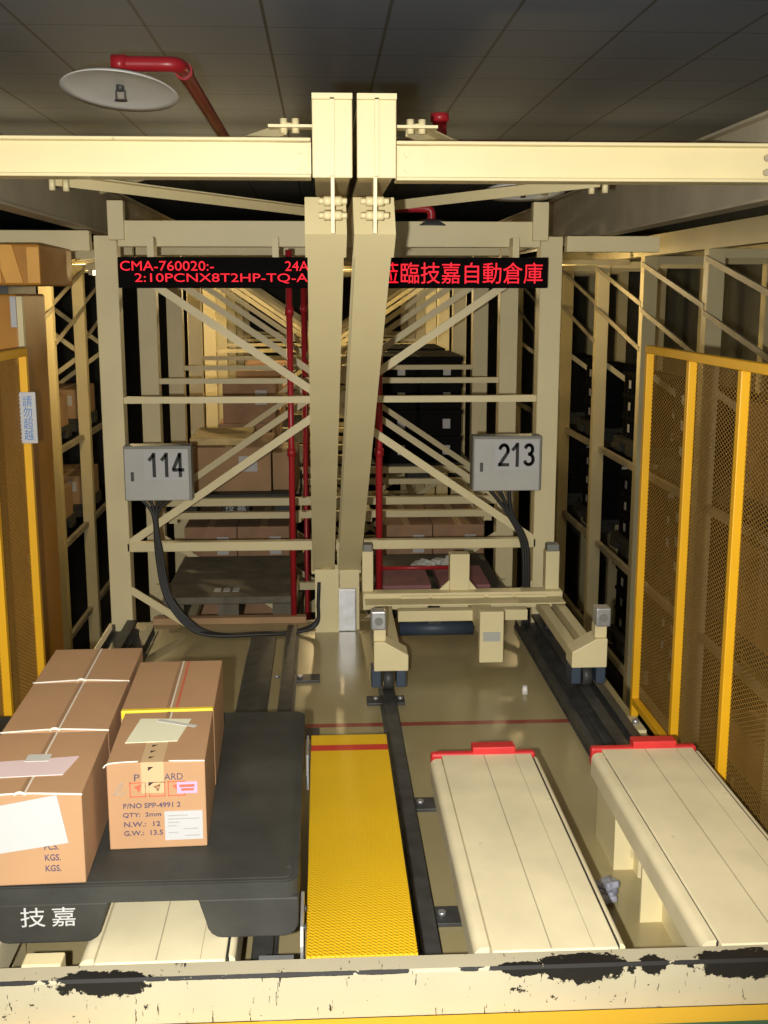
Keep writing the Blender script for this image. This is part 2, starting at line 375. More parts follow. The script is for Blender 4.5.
# ------------------------------------------------------------------ overhead steel frames (left and right halves)
def overhead(side):
    L = side < 0
    xc = 0.010 if L else 0.140
    root = thing('overhead_frame', 'cream overhead steel frame on the %s side, with its sloping strut and bolted cross beam' % ('left' if L else 'right'), 'steel frame', (xc, 5.61, 0.0))
    xs = -0.004 if L else 0.146
    # centre beam running back, closed by an end plate
    hx0, hx1 = (-0.024, 0.092) if L else (0.105, 0.219); hc = (hx0 + hx1) / 2
    cbm = MB(); cbm.ibeam((hc, 3.42, 2.148), (hc, 12, 2.148), hx1 - hx0 - 0.012, 0.222); cb_ = cbm.build('centre_beam', 'cream', root)
    MB().box(hx0, hx1, 3.405, 3.42, 2.031, 2.262, 0.003).build('end_plate', 'cream', cb_)
    MB().box(hc - 0.006, hc + 0.006, 3.385, 3.405, 2.035, 2.25).build('stiffener', 'cream', cb_)
    MB().box(hx0, hx1, 3.385, 3.405, 2.246, 2.262).build('lip', 'cream', cb_)
    # front cross beam
    x0, x1 = (-3.0, hx0 - 0.004) if L else (hx1 + 0.002, 1.384)
    zz = 2.090 if L else 2.083
    xb = MB(); xb.box(x0, x1, 3.47, 3.478, zz - 0.055, zz + 0.055); xb.box(x0, x1, 3.43, 3.53, zz + 0.046, zz + 0.056, 0.003); xb.box(x0, x1, 3.43, 3.53, zz - 0.056, zz - 0.046, 0.003)
    xbo = xb.build('cross_beam', 'cream', root)
    MB().box(*((x1 - 0.10, x1 - 0.01) if L else (x0 + 0.01, x0 + 0.10)), 3.462, 3.47, zz - 0.044, zz + 0.044).build('splice_plate', 'cream', xbo)
    for bz in (-0.022, 0.022):
        bx = (x1 - 0.035) if L else (x0 + 0.035)
        MB().cyl((bx, 3.464, zz + bz), (bx, 3.450, zz + bz), 0.011, 6).build('bolt', 'cream', xbo)
    if not L:
        for bz in (-0.024, 0.018):
            MB().cyl((1.340, 3.472, zz + bz), (1.340, 3.455, zz + bz), 0.011, 6).build('bolt', 'girder', xbo)
    # sloping strut
    top = Vector((xs + (0.018 if L else 0.016), 3.46, 1.99)); bot = Vector((xs - (0.004 if L else 0.022), 5.66, 0.36))
    d = (bot - top).normalized()
    st = MB(); st.ibeam(top + d * 0.16, bot, 0.112, 0.13, 0.011, 0.012, up=(0, 0, 1)); so = st.build('strut', 'cream', root)
    MB().bar(bot, bot + d * 0.012, 0.12, 0.15).build('foot_plate', 'cream', so)
    up = Vector((0, -d.z, d.y)) * -1
    tp = MB(); tp.bar(top + d * 0.095, top + d * 0.205, 0.126, 0.142); tp.build('head_plate', 'cream', so)
    nrm = Vector((0, d.z, -d.y))          # outward from the seen underside
    gx = hc - (0.0 if L else 0.004)
    MB().prism([(3.40, 2.031), (3.52, 2.031), (3.50, 1.93), (3.455, 1.875), (3.42, 1.875)], 'x', gx - 0.005, gx + 0.005).build('gusset', 'cream', so)
    for sx in (-1, 1):
        for bz in (1.968, 1.927):
            MB().cyl((gx + sx * 0.005, 3.435, bz), (gx + sx * 0.026, 3.435, bz), 0.015, 6).cyl((gx + sx * 0.026, 3.435, bz), (gx + sx * 0.042, 3.435, bz), 0.009, 8).build('bolt', 'cream', so)
    # horizontal bracing with its lug plate and nuts
    sg = -1 if L else 1
    ex = hx0 if L else hx1
    lug = MB().box(min(ex, ex + sg * 0.13), max(ex, ex + sg * 0.13), 3.50, 3.56, 2.184, 2.192).build('lug_plate', 'cream', root)
    for k in (0.05, 0.085):
        MB().cyl((ex + sg * k, 3.53, 2.170), (ex + sg * k, 3.53, 2.212), 0.012, 6).build('nut', 'cream', lug)
    MB().angle((ex + sg * 0.06, 3.53, 2.182), (sg * 0.95 + 0.04, 5.0, 2.13), 0.05, 0.035).build('roof_brace', 'cream', root)
    rb = MB().angle((sg * 0.985 + 0.04, 4.2, 2.10), (sg * 0.055 + 0.04, 5.45, 2.075), 0.05, 0.04).build('roof_brace', 'cream', root)
    for k in (0.0, 0.04):
        MB().cyl((sg * (0.99 - k) + 0.04, 4.20 + k, 2.06), (sg * (0.99 - k) + 0.04, 4.20 + k, 2.10), 0.012, 6).build('nut', 'cream', rb)
    # side girder over the posts
    gxx, gz0, gz1 = (-1.12, 2.0, 2.235) if L else (1.39, 1.98, 2.245)
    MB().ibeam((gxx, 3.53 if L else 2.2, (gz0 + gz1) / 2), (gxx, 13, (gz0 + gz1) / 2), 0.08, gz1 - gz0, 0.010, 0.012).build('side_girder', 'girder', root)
    # short post under the struts
    if L:
        pm = MB(); pm.ibeam((0.010, 5.62, 0.0), (0.010, 5.62, 0.33), 0.12, 0.10, 0.008, 0.05, up=(0, 1, 0)); pm.build('foot_post', 'cream', root)
    else:
        pm = MB(); pm.ibeam((0.125, 5.66, 0.0), (0.125, 5.66, 0.33), 0.10, 0.10, 0.008, 0.008, up=(0, 1, 0)); fp = pm.build('foot_post', 'cream', root)
        MB().box(0.066, 0.158, 5.578, 5.596, 0.0, 0.225, 0.004).build('cover_plate', 'steel', root, label='shiny galvanised cover plate')
    return root
overhead(-1); overhead(1)
# ------------------------------------------------------------------ racks
PITCH, Y0, NF = 1.24, 5.67, 9
XL, XR = -1.035, 1.125
def post_mesh(b, x, y, z0, z1, w=0.108, d=0.10):
    t = 0.012
    b.box(x - w / 2, x + w / 2, y - d / 2, y - d / 2 + t, z0, z1, 0.002, 1)
    b.box(x - w / 2, x - w / 2 + t, y - d / 2 + t, y + d / 2, z0, z1); b.box(x + w / 2 - t, x + w / 2, y - d / 2 + t, y + d / 2, z0, z1)
    return b
rack = thing('pallet_rack', 'cream central pallet rack with crossed braces, receding behind the two sloping struts', 'rack', (0.045, Y0, -2.6))
for k in range(NF):
    y = Y0 + k * PITCH
    for x in (XL, XR):
        post_mesh(MB(), x, y, -2.6, 1.975).build('post', 'rack', rack)
    MB().box(XL + 0.075, XR - 0.075, y - 0.14, y - 0.06, 1.92, 2.04, 0.003).build('top_beam', 'rack', rack)
    if k < 4:
        if k < 2: MB().box(-2.36, XL - 0.06, y - 0.12, y - 0.06, 1.90, 1.995, 0.003).build('aisle_tie_beam', 'rack', rack)
        if k == 3: MB().box(XR + 0.06, 2.50, y - 0.12, y - 0.06, 1.93, 1.975, 0.003).build('aisle_tie_beam', 'rack', rack); MB().box(-2.36, XL - 0.06, y - 0.12, y - 0.06, 1.93, 1.995, 0.003).build('aisle_tie_beam', 'rack', rack)
        if k == 0: MB().box(XR + 0.06, 1.64, y - 0.12, y - 0.06, 1.90, 1.975, 0.003).build('aisle_tie_beam', 'rack', rack)
    a, b = XL + 0.06, XR - 0.06
    MB().box(a - 0.02, b + 0.02, y - 0.03, y + 0.01, 1.168, 1.200).build('crossbar', 'rack', rack)
    MB().box(a - 0.02, b + 0.02, y - 0.05, y + 0.00, 0.42, 0.468, 0.004).build('crossbar', 'rack', rack)
    if k: MB().box(a - 0.02, b + 0.02, y - 0.02, y + 0.03, 0.335, 0.375).build('crossbar', 'rack', rack)
    MB().box(a - 0.02, b + 0.02, y - 0.03, y + 0.02, -0.62, -0.58).build('crossbar', 'rack', rack)
    MB().angle((a - .02, y - 0.048, 1.87), (b + .02, y - 0.048, 0.455), 0.010, 0.038).build('brace', 'rack', rack)
    MB().angle((b + .02, y - 0.036, 1.87), (a - .02, y - 0.036, 0.455), 0.010, 0.038).build('brace', 'rack', rack)
    MB().angle((a - .02, y - 0.048, 0.23), (b + .02, y - 0.048, -1.15), 0.010, 0.038).build('brace', 'rack', rack)
    MB().angle((b + .02, y - 0.036, 0.23), (a - .02, y - 0.036, -1.15), 0.010, 0.038).build('brace', 'rack', rack)
for x in (XL + 0.105, -0.17, 0.27, XR - 0.105):
    for z in (0.31, -0.58):
        MB().box(x - 0.025, x + 0.025, Y0 + PITCH * 0.98, Y0 + (NF - 1) * PITCH, z, z + 0.03).build('shelf_rail', 'rack', rack)
for x in (XL + 0.075, XR - 0.075):   # connection stubs on top of the front beam
    MB().box(x - 0.04, x + 0.035, Y0 - 0.16, Y0 - 0.10, 1.95, 2.13, 0.003).build('connection_plate', 'rack', rack)
for x in (XL + 0.3, -0.19, 0.3, XR - 0.3):
    MB().box(x - 0.03, x + 0.03, Y0 + 0.14, Y0 + 1.2, -0.055, -0.02).build('shelf_rail', 'rack', rack)
for yy in (Y0 + 0.20, Y0 + 1.15):
    MB().box(XL, XR, yy - 0.02, yy + 0.02, -0.10, -0.055).build('crossbar', 'rack', rack)

def side_rack(name_label, xf, xb_, ys, side):
    r = thing('pallet_rack', name_label, 'rack', ((xf + xb_) / 2, ys[0], -2.6))
    for y in ys:
        for x in (xf, xb_): post_mesh(MB(), x, y, -2.6, 1.99, 0.11, 0.10).build('post', 'rack', r)
        MB().box(min(xf, xb_), max(xf, xb_), y - 0.02, y + 0.02, 1.93, 1.99).build('crossbar', 'rack', r)
        if side < 0: MB().angle((xf, y + 0.03, 1.1), (xb_, y + 0.03, 1.85), 0.01, 0.045).build('brace', 'rack', r)
        MB().angle((xf, y + 0.03, 1.1), (xb_, y + 0.03, 0.4), 0.01, 0.045).build('brace', 'rack', r)
    for z in (0.30, -0.60, -1.50):
        for x in (xf + 0.02 * side, xb_):
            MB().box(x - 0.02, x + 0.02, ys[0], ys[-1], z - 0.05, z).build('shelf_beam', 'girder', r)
    for z0_, z1_ in ((1.99, 2.14), ):
        for x in (xf, xb_): MB().box(x - 0.05, x + 0.05, ys[0], ys[-1], z0_, z1_).build('top_beam', 'rack', r)
    for a_, b_ in zip(ys, ys[1:]):
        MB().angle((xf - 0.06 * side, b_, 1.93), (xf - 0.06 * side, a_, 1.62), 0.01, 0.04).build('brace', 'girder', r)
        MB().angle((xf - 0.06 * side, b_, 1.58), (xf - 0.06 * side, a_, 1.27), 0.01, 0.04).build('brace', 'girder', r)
    return r
RY = [4.45 + 1.50 * i for i in range(8)]
side_rack('cream pallet rack on the far side of the right aisle, behind the yellow fence', 2.57, 3.55, RY, 1)
LY = [6.20 + 1.35 * i for i in range(6)]
lr = side_rack('cream pallet rack on the far side of the left aisle, behind the orange crane', -2.42, -3.4, LY, -1)

# ------------------------------------------------------------------ pallets, cartons and crates
def pallet_mesh(w, d, h):
    b = MB(); b.box(-w / 2, w / 2, -d / 2, d / 2, h * 0.62, h, 0.008)
    for fx in (-w / 2, -w * 0.11, w / 2 - w * 0.2):
        for fy in (-d / 2, -d * 0.1, d / 2 - d * 0.2):
            b.box(fx, fx + w * (0.2 if fx != -w * 0.11 else 0.22), fy, fy + d * 0.2, 0, h * 0.64, 0.008)
    return b
PP = tag(pallet_mesh(0.80, 1.0, 0.13).build('plastic_pallet', 'plastic'), '', 'pallet', 'plastic pallets stored in the racks')
first_pallet = [True]
def shelf_pallet(x, y, z, label):
    if first_pallet[0]:
        o = PP; first_pallet[0] = False; o['label'] = label; o.location = (x, y, z)
    else: o = dup(PP, (x, y, z), 0, label)
    return o
def carton_proto(w, d, h, m):
    r = thing('carton', '', 'carton', (0, 0, 0))
    bo = MB().box(-w / 2, w / 2, -d / 2, d / 2, 0, h, 0.004).build('body', m, r, local=True)
    MB().box(-0.022, 0.022, -d / 2 + .004, d / 2 - .004, h - 0.0005, h + 0.001).build('tape', 'tape', r, local=True)
    MB().box(w * 0.12, w * 0.34, -d / 2 - 0.001, -d / 2 + 0.001, h * 0.45, h * 0.8).build('paper_label', 'white', r, local=True)
    return r
CART = {}
def shelf_carton(w, d, h, m, loc, label, group, rz=0.0):
    key = (w, d, h, m)
    if key not in CART:
        CART[key] = o = carton_proto(*key); o['label'] = label; o['group'] = group; o.location = loc; o.rotation_euler = (0, 0, rz)
        return o
    return dup(CART[key], loc, rz, label, group)
def crate_proto(w, d, h):
    r = thing('crate', '', 'crate', (0, 0, 0))
    b = MB(); b.box(-w / 2 + .012, w / 2 - .012, -d / 2 + .012, d / 2 - .012, 0, h - 0.03, 0.006)
    for s in (-1, 1):
        for q in (-0.3, 0, 0.3):
            b.box(w * q - 0.008, w * q + 0.008, s * (d / 2 - 0.006) - 0.006, s * (d / 2 - 0.006) + 0.006, 0.01, h - 0.03)
            b.box(s * (w / 2 - 0.006) - 0.006, s * (w / 2 - 0.006) + 0.006, d * q - 0.008, d * q + 0.008, 0.01, h - 0.03)
    b.build('body', 'crate', r, local=True)
    MB().box(-w / 2, w / 2, -d / 2, d / 2, h - 0.035, h, 0.006).build('rim', 'crate', r, local=True)
    MB().box(w * 0.05, w * 0.05 + 0.055, -d / 2 - 0.002, -d / 2 + 0.001, h * 0.30, h * 0.30 + 0.07).build('paper_label', 'white', r, local=True)
    MB().box(-w / 2 - 0.002, -w / 2 + 0.001, -0.06, 0.0, h * 0.30, h * 0.30 + 0.07).build('paper_label', 'white', r, local=True)
    return r
CR = {}
def crate(w, d, h, loc, label, group):
    key = (w, d, h)
    if key not in CR:
        CR[key] = o = crate_proto(*key); o['label'] = label; o['group'] = group; o.location = loc; return o
    return dup(CR[key], loc, 0, label, group)
ORD = ['first', 'second', 'third', 'fourth', 'fifth', 'sixth', 'seventh']
ROW = ['bottom', 'second', 'third', 'top']

ZS, ZP = 0.34, 0.13
bayY = lambda k: Y0 + k * PITCH + PITCH / 2 - 0.03
# left half of the central rack: cartons
bayname = ['front', 'second', 'third', 'fourth', 'fifth', 'sixth', 'seventh']
for k in (1, 2, 3, 4):
    shelf_pallet(-0.555, bayY(k), 0.3402, 'black plastic pallet on the middle shelf, %s bay back, left of the struts' % bayname[k])
    z = 0.3402 + ZP
    if k == 1:
        shelf_carton(0.53, 0.78, 0.28, 'cardD', (-0.60, bayY(k), z), 'wide brown carton on a black pallet, right of the box numbered 114', 'cartons in the left half of the central rack')
        shelf_carton(0.16, 0.50, 0.24, 'cardD', (-0.245, bayY(k) - 0.1, z), 'narrow brown carton with a white label, beside the wide carton near the red pipe', 'cartons in the left half of the central rack')
    else:
        for j in range(2):
            shelf_carton(0.38, 0.42, 0.30, 'cardD' if k % 2 else 'cardR', (-0.56 + (0.02 if j else -0.02), bayY(k) - 0.24, z + j * 0.301), 'brown carton, %s layer, middle shelf, %s bay back, left of the struts' % (['lower', 'upper'][j], bayname[k]), 'cartons in the left half of the central rack')
        shelf_carton(0.36, 0.34, 0.22, 'cardD', (-0.56, bayY(k) + 0.22, z), 'brown carton, back of the middle shelf pallet, %s bay back, left of struts' % bayname[k], 'cartons in the left half of the central rack')
for k in (1, 2):
    shelf_pallet(-0.555, bayY(k), -0.5498, 'black plastic pallet on the lower shelf, %s bay back, left of the struts' % bayname[k])
    for i in range(2):
        for j in range(2):
            shelf_carton(0.33, 0.80, 0.33, 'cardR', (-0.725 + 0.335 * i, bayY(k), -0.5498 + ZP + 0.331 * j), 'reddish carton, %s layer, %s one, lower shelf, %s bay back, left of struts' % (['lower', 'upper'][j], ['left', 'right'][i], bayname[k]), 'reddish cartons on the lower shelf')
# wooden board bundle on the carton (pale yellow edge)
wd = tag(MB().box(-0.19, 0.19, -0.30, 0.30, 0, 0.045, 0.004).build('wooden_board', 'wood'), 'pale wooden board lying on the wide carton behind the box numbered 114', 'board')
wd.location = (-0.66, bayY(1), 0.3402 + ZP + 0.2822)
# front bay, left: low dusty board pallet and a flattened carton
p0 = thing('loading_pallet', 'dark dusty pallet lying low at the foot of the rack, under the box numbered 114', 'pallet', (-0.51, 6.32, -0.02))
MB().box(-0.86, -0.17, 5.84, 6.80, 0.08, 0.12, 0.006).build('deck', 'wrap', p0)
for xx in (-0.86, -0.57, -0.28): MB().box(xx, xx + 0.11, 5.84, 6.80, -0.02, 0.08).build('runner', 'wrap', p0)
for i in range(3): MB().box(-0.60 + 0.05 * i, -0.565 + 0.05 * i, 5.95, 6.03, 0.12, 0.1215).build('paper_label', 'white', p0)
tag(MB().box(-0.90, -0.10, 5.74, 5.795, 0.0, 0.035, 0.003).build('cardboard_strip', 'cardD'), 'flat strip of brown cardboard along the floor edge before the low pallet', 'cardboard')
p1 = thing('loading_pallet', 'low dark pallet at the foot of the rack behind the cream transfer cart', 'pallet', (0.62, 6.32, -0.02))
MB().box(0.27, 0.98, 5.84, 6.80, 0.08, 0.12, 0.006).build('deck', 'plastic', p1)
for xx in (0.27, 0.57, 0.87): MB().box(xx, xx + 0.11, 5.84, 6.80, -0.02, 0.08).build('runner', 'plastic', p1)
for i, xx in enumerate((0.30, 0.62)):
    tag(MB().box(xx, xx + 0.27, 5.86, 6.3, 0.1202, 0.165, 0.004).build('foam_slab', 'slab'), 'flat dull pink slab on the low pallet behind the cart, %s one' % ['left', 'right'][i], 'slab', 'pink slabs on the low pallet')
bagm = MB(); 
for i in range(9):
    bagm.bar((0.52 + 0.03 * i, 6.36 + random.uniform(-.03, .03), 0.14 + random.uniform(0, .03)), (0.56 + 0.03 * i, 6.42 + random.uniform(-.03, .03), 0.17 + random.uniform(-0.02, .03)), 0.06, 0.03, bev=0.008)
tag(bagm.build('plastic_wrap', 'clear'), 'crumpled heap of pale plastic wrap on the low pallet behind the cart', 'wrap')
# right half: black crates
for k in (2, 3, 4):
    shelf_pallet(0.70, bayY(k), 0.3402, 'black plastic pallet under the black crates, %s bay back, right of struts' % bayname[k])
    for i in range(2):
        for j in range(4 if k < 4 else 3):
            for q in range(2):
                crate(0.33, 0.44, 0.195, (0.53 + 0.335 * i, bayY(k) - 0.23 + 0.45 * q, 0.3402 + ZP + 0.1955 * j),
                      'black crate right of the struts, %s layer, %s column, %s row, %s bay' % (ROW[j], ['left', 'right'][i], ['front', 'back'][q], bayname[k]), 'black crates in the right half of the central rack')
shelf_pallet(0.70, bayY(1), -0.5498, 'black plastic pallet on the lower shelf, second bay back, right of the struts')
for i in range(2):
    shelf_carton(0.33, 0.80, 0.33, 'cardR', (0.53 + 0.335 * i, bayY(1), -0.5498 + ZP), 'reddish carton, lower layer, %s of the pair on the lower shelf behind the cart' % ['left', 'right'][i], 'reddish cartons on the lower shelf')
    shelf_carton(0.33, 0.80, 0.33, 'cardR', (0.53 + 0.335 * i, bayY(1), -0.5498 + ZP + 0.331), 'reddish carton, upper layer, %s of the pair on the lower shelf behind the cart' % ['left', 'right'][i], 'reddish cartons on the lower shelf')
# far right rack
lvname = {0.3002: 'upper', -0.5998: 'middle', -1.4998: 'lowest'}
for bi in range(0, 6):
    yc = (RY[bi] + RY[bi + 1]) / 2
    for z in (0.3002, -0.5998, -1.4998):
        if z < -1 and bi > 3: continue
        shelf_pallet(3.06, yc, z, 'black plastic pallet, %s shelf, %s bay of the right aisle rack' % (lvname[z], ORD[bi]))
        zz = z + ZP
        if bi < 2:
            for i in range(2):
                shelf_carton(0.38, 0.42, 0.30, 'cardD', (2.88, yc - 0.23 + 0.45 * i, zz), 'brown carton, lower layer, %s shelf, %s bay of right aisle rack, %s one' % (lvname[z], ORD[bi], ['near', 'far'][i]), 'cartons in the right aisle rack')
                if z > -1:
                    shelf_carton(0.38, 0.42, 0.30, 'cardD', (2.90, yc - 0.24 + 0.47 * i, zz + 0.301), 'brown carton, upper layer, %s shelf, %s bay of right aisle rack, %s one' % (lvname[z], ORD[bi], ['near', 'far'][i]), 'cartons in the right aisle rack')
        else:
            for i in range(2):
                for j in range(3):
                    crate(0.33, 0.44, 0.195, (2.88, yc - 0.24 + 0.47 * i, zz + 0.1955 * j), 'black crate, %s shelf, %s bay of right aisle rack, %s layer, %s one' % (lvname[z], ORD[bi], ROW[j], ['near', 'far'][i]), 'black crates in the right aisle rack')
# far left rack
for bi in range(1, 5):
    yc = (LY[bi] + LY[bi + 1]) / 2
    for z in (0.3002, -0.5998):
        shelf_pallet(-2.92, yc, z, 'black plastic pallet, %s shelf, %s bay of the left aisle rack' % (lvname[z], ORD[bi]))
        for i in range(2):
            shelf_carton(0.38, 0.42, 0.30, 'cardD', (-2.72, yc - 0.23 + 0.45 * i, z + ZP), 'brown carton, %s shelf, %s bay of the left aisle rack, %s one' % (lvname[z], ORD[bi], ['near', 'far'][i]), 'cartons in the left aisle rack')

text('white_lettering', '技\u2009嘉', 'white', PP, (0.0, -0.5005, 0.046), 0.13, 0.050, local=True)
# ------------------------------------------------------------------ LED signs
def led(x0, x1, label, lines, bold):
    r = thing('led_sign', label, 'sign', ((x0 + x1) / 2, 5.46, 1.727))
    MB().box(x0, x1, 5.40, 5.46, 1.727, 1.868, 0.004).build('housing', 'ledbody', r)
    MB().box(x0 + 0.01, x1 - 0.01, 5.397, 5.402, 1.734, 1.858).build('display_panel', 'ledbody', r)
    for args in lines: text('led_text', args[0], 'led', r, (args[1], 5.396, args[2]), args[3], args[4], bold=bold)
    for xx in (x0 + 0.15, x1 - 0.15): MB().box(xx - 0.015, xx + 0.015, 5.42, 5.53, 1.868, 1.96).build('bracket', 'rack', r)
led(-0.942, -0.065, 'black LED sign of two red lines of code, hanging left of the struts', [
    ('CMA-760020:-', -0.715, 1.828, 0.43, 0.044), ('24A', -0.115, 1.828, 0.11, 0.044), ('2:10PCNX8T2HP-TQ-A', -0.465, 1.771, 0.80, 0.046)], 0.0)
led(0.205, 1.065, 'black LED sign of red Chinese characters, hanging right of the struts', [('蒞臨技嘉自動倉庫', 0.655, 1.796, 0.77, 0.098)], 0.0)

# ------------------------------------------------------------------ control boxes
def digits(num, parent, cx, y, cz, w, h):
    arc = lambda ox, oz, rx, rz_, a0, a1, n=10: [(ox + rx * math.cos(math.radians(a0 + (a1 - a0) * i / n)), oz + rz_ * math.sin(math.radians(a0 + (a1 - a0) * i / n))) for i in range(n + 1)]
    G = {'1': [[(0.16, 0.72), (0.50, 0.93)], [(0.56, 0.0), (0.56, 1.0)]],
         '2': [arc(0.5, 0.70, 0.36, 0.24, 165, -20) + [(0.14, 0.06)], [(0.07, 0.06), (0.90, 0.06)]],
         '3': [arc(0.46, 0.735, 0.32, 0.205, 160, -90), arc(0.46, 0.29, 0.38, 0.235, 90, -160)],
         '4': [[(0.66, 0.0), (0.66, 1.0)], [(0.62, 0.95), (0.06, 0.31)], [(0.02, 0.28), (0.95, 0.28)]]}
    n = len(num); cw = w / n
    for i, ch in enumerate(num):
        b = MB(); x0 = cx - w / 2 + cw * i + cw * 0.04; sx = cw * 0.90
        for st in G[ch]:
            pts = [Vector((x0 + p * sx, y, cz - h / 2 + q * h)) for p, q in st]
            for p, q in zip(pts, pts[1:]):
                e = (q - p).normalized() * 0.004
                b.bar(p - e, q + e, 0.0008, 0.0165, up=(q - p).cross(Vector((0, 1, 0))))
        b.build('digit', 'black', parent)
def cbox(x0, x1, z0, z1, num, label):
    r = thing('control_box', label, 'electrical box', ((x0 + x1) / 2, 5.60, z0))
    MB().box(x0, x1, 5.50, 5.60, z0, z1, 0.004).build('housing', 'dgrey', r)
    dr = MB().box(x0 + 0.006, x1 - 0.012, 5.488, 5.50, z0 + 0.004, z1 - 0.012, 0.002).build('door', 'grey', r)
    MB().box(x0 + 0.035, x0 + 0.05, 5.480, 5.488, z0 + 0.10, z0 + 0.145, 0.003).build('latch', 'rail', dr)
    px0, px1 = x0 + (x1 - x0) * 0.31, x1 - 0.016
    npl = MB().box(px0, px1, 5.485, 5.488, z1 - 0.165, z1 - 0.018).build('number_plate', 'white', dr)
    digits(num, npl, (px0 + px1) / 2, 5.4846, z1 - 0.091, (px1 - px0) * 0.86, 0.112)
    MB().box((x0 + x1) / 2 - 0.12, (x0 + x1) / 2 + 0.12, 5.60, 5.64, z0 + 0.08, z0 + 0.11).build('mounting_bar', 'rack', r)
    return r
cbox(-0.972, -0.645, 0.705, 0.975, '114', 'grey electrical box with the number 114 beside the left post')
cbox(0.735, 1.078, 0.738, 1.012, '213', 'grey electrical box with the number 213 beside the right post')
c = MB()
for i in range(4):
    o = 0.009 * i
    c.tube([(-0.90 + 0.045 * i, 5.545, 0.704), (-0.845 + o * .6, 5.545, 0.62), (-0.835 + o, 5.54, 0.42), (-0.80 + o, 5.52, 0.22), (-0.70 + o, 5.50, 0.07 + 0.006 * i), (-0.58 + o, 5.49 + o, 0.018), (-0.35, 5.50 + o, 0.014), (-0.15, 5.53 + o, 0.014), (-0.045, 5.545, 0.05 + o * .6), (-0.035, 5.54, 0.16), (-0.03, 5.545, 0.27)], 0.009, 8)
tag(c.build('cable_bundle', 'cable'), 'bundle of black cables looping from the box numbered 114 down to the floor', 'cable')
c = MB()
for i in range(3):
    o = 0.012 * i
    c.tube([(0.83 + 0.05 * i, 5.55, 0.737), (0.92 + o, 5.555, 0.62), (1.00 + o, 5.56, 0.46), (1.015 + o, 5.56, 0.25), (1.02 + o, 5.57, 0.012)], 0.010, 8)
tag(c.build('cable_bundle', 'cable'), 'bundle of black cables running down from the box numbered 213', 'cable')

# ------------------------------------------------------------------ red pipes and sprinkler shields
def standpipe(x, y, z0, z1, label, arm=None, r=0.02):
    t = thing('standpipe', label, 'pipe', (x, y, z0))
    MB().cyl((x, y, z0), (x, y, z1), r).build('pipe', 'redpipe', t)
    for z in (z0 + 0.9, z1 - 0.3): MB().cyl((x, y, z - 0.02), (x, y, z + 0.02), r + 0.006).build('coupling', 'redpipe', t)
    if arm:
        MB().cyl((x, y, 0.285), (arm, y, 0.285), 0.010).build('branch_pipe', 'redpipe', t)
    return t
standpipe(-0.165, 5.78, 0.0, 1.915, 'red standpipe left of the sloping struts, rising from the floor', None, 0.016)
sp2 = standpipe(0.285, 5.765, 0.0, 2.09, 'red standpipe right of the sloping struts, with a thin side branch', 0.66, 0.018)
for i, (x, y) in enumerate(((-0.115, 7.02), (-0.12, 8.28))):
    standpipe(x, y, -2.6, 1.91, 'dull red standpipe, %s one behind the pipe left of the struts' % ORD[i], None, 0.014)

def shield_prof(R): return [(0.004, -0.004), (R * 0.5, -0.012), (R * 0.9, -0.020), (R, -0.030), (R, -0.026), (R * 0.9, -0.012), (R * 0.5, 0.002), (0.004, 0.010)]
s1 = thing('sprinkler', 'large white round sprinkler shield hanging from a red elbow pipe, upper left', 'sprinkler', (-0.76, 4.6, 2.475))
mt = Matrix.Translation((-0.763, 4.6, 2.487)) @ Matrix.Rotation(math.radians(3.5), 4, 'Y') @ Matrix.Rotation(math.radians(-10), 4, 'X')
MB().lathe(shield_prof(0.222), 0, 0, 48, mt).build('shield', 'disc', s1)
hd = MB(); hd.cyl((-0.763, 4.6, 2.49), (-0.763, 4.6, 2.462), 0.016); hd.box(-0.783, -0.777, 4.595, 4.605, 2.43, 2.465); hd.box(-0.749, -0.743, 4.595, 4.605, 2.43, 2.465); hd.cyl((-0.763, 4.6, 2.430), (-0.763, 4.6, 2.426), 0.024)
hd.build('sprinkler_head', 'rail', s1)
pm = MB(); pm.tube([(-0.785, 4.6, 2.562), (-0.75, 4.6, 2.562), (-0.70, 4.6, 2.562), (-0.64, 4.6, 2.562), (-0.58, 4.6, 2.562), (-0.548, 4.615, 2.562), (-0.535, 4.66, 2.562), (-0.535, 4.75, 2.562), (-0.535, 4.85, 2.562), (-0.535, 5.0, 2.562), (-0.535, 5.5, 2.562), (-0.535, 6.2, 2.562), (-0.535, 6.8, 2.562), (-0.53, 6.88, 2.562), (-0.50, 6.9, 2.562), (-0.40, 6.9, 2.562), (0.2, 6.9, 2.562), (4.6, 6.9, 2.562)], 0.028, 14)
pm.build('pipe', 'redpipe', s1)
cp = MB(); cp.cyl((-0.79, 4.6, 2.562), (-0.735, 4.6, 2.562), 0.034); cp.cyl((-0.763, 4.6, 2.49), (-0.763, 4.6, 2.55), 0.02); cp.cyl((-0.535, 4.72, 2.562), (-0.535, 4.78, 2.562), 0.035); cp.build('coupling', 'redpipe', s1)
s2 = thing('sprinkler', 'white sprinkler shield showing just under the right cross beam', 'sprinkler', (0.93, 5.5, 2.19))
MB().lathe(shield_prof(0.19), 0, 0, 40, Matrix.Translation((0.93, 5.35, 2.185)) @ Matrix.Rotation(math.radians(-7), 4, 'X')).build('shield', 'disc', s2)
MB().cyl((0.93, 5.35, 2.18), (0.93, 5.35, 2.135), 0.012).build('sprinkler_head', 'rail', s2)
MB().tube([(0.93, 5.35, 2.19), (0.93, 5.35, 2.23), (0.945, 5.35, 2.245), (0.98, 5.35, 2.25), (1.1, 5.35, 2.25), (1.25, 5.35, 2.25), (1.385, 5.35, 2.256)], 0.02, 10).build('pipe', 'redpipe', s2)
s3 = thing('sprinkler', 'small sprinkler shield on a red arm right of the strut heads', 'sprinkler', (0.58, 5.765, 2.04))
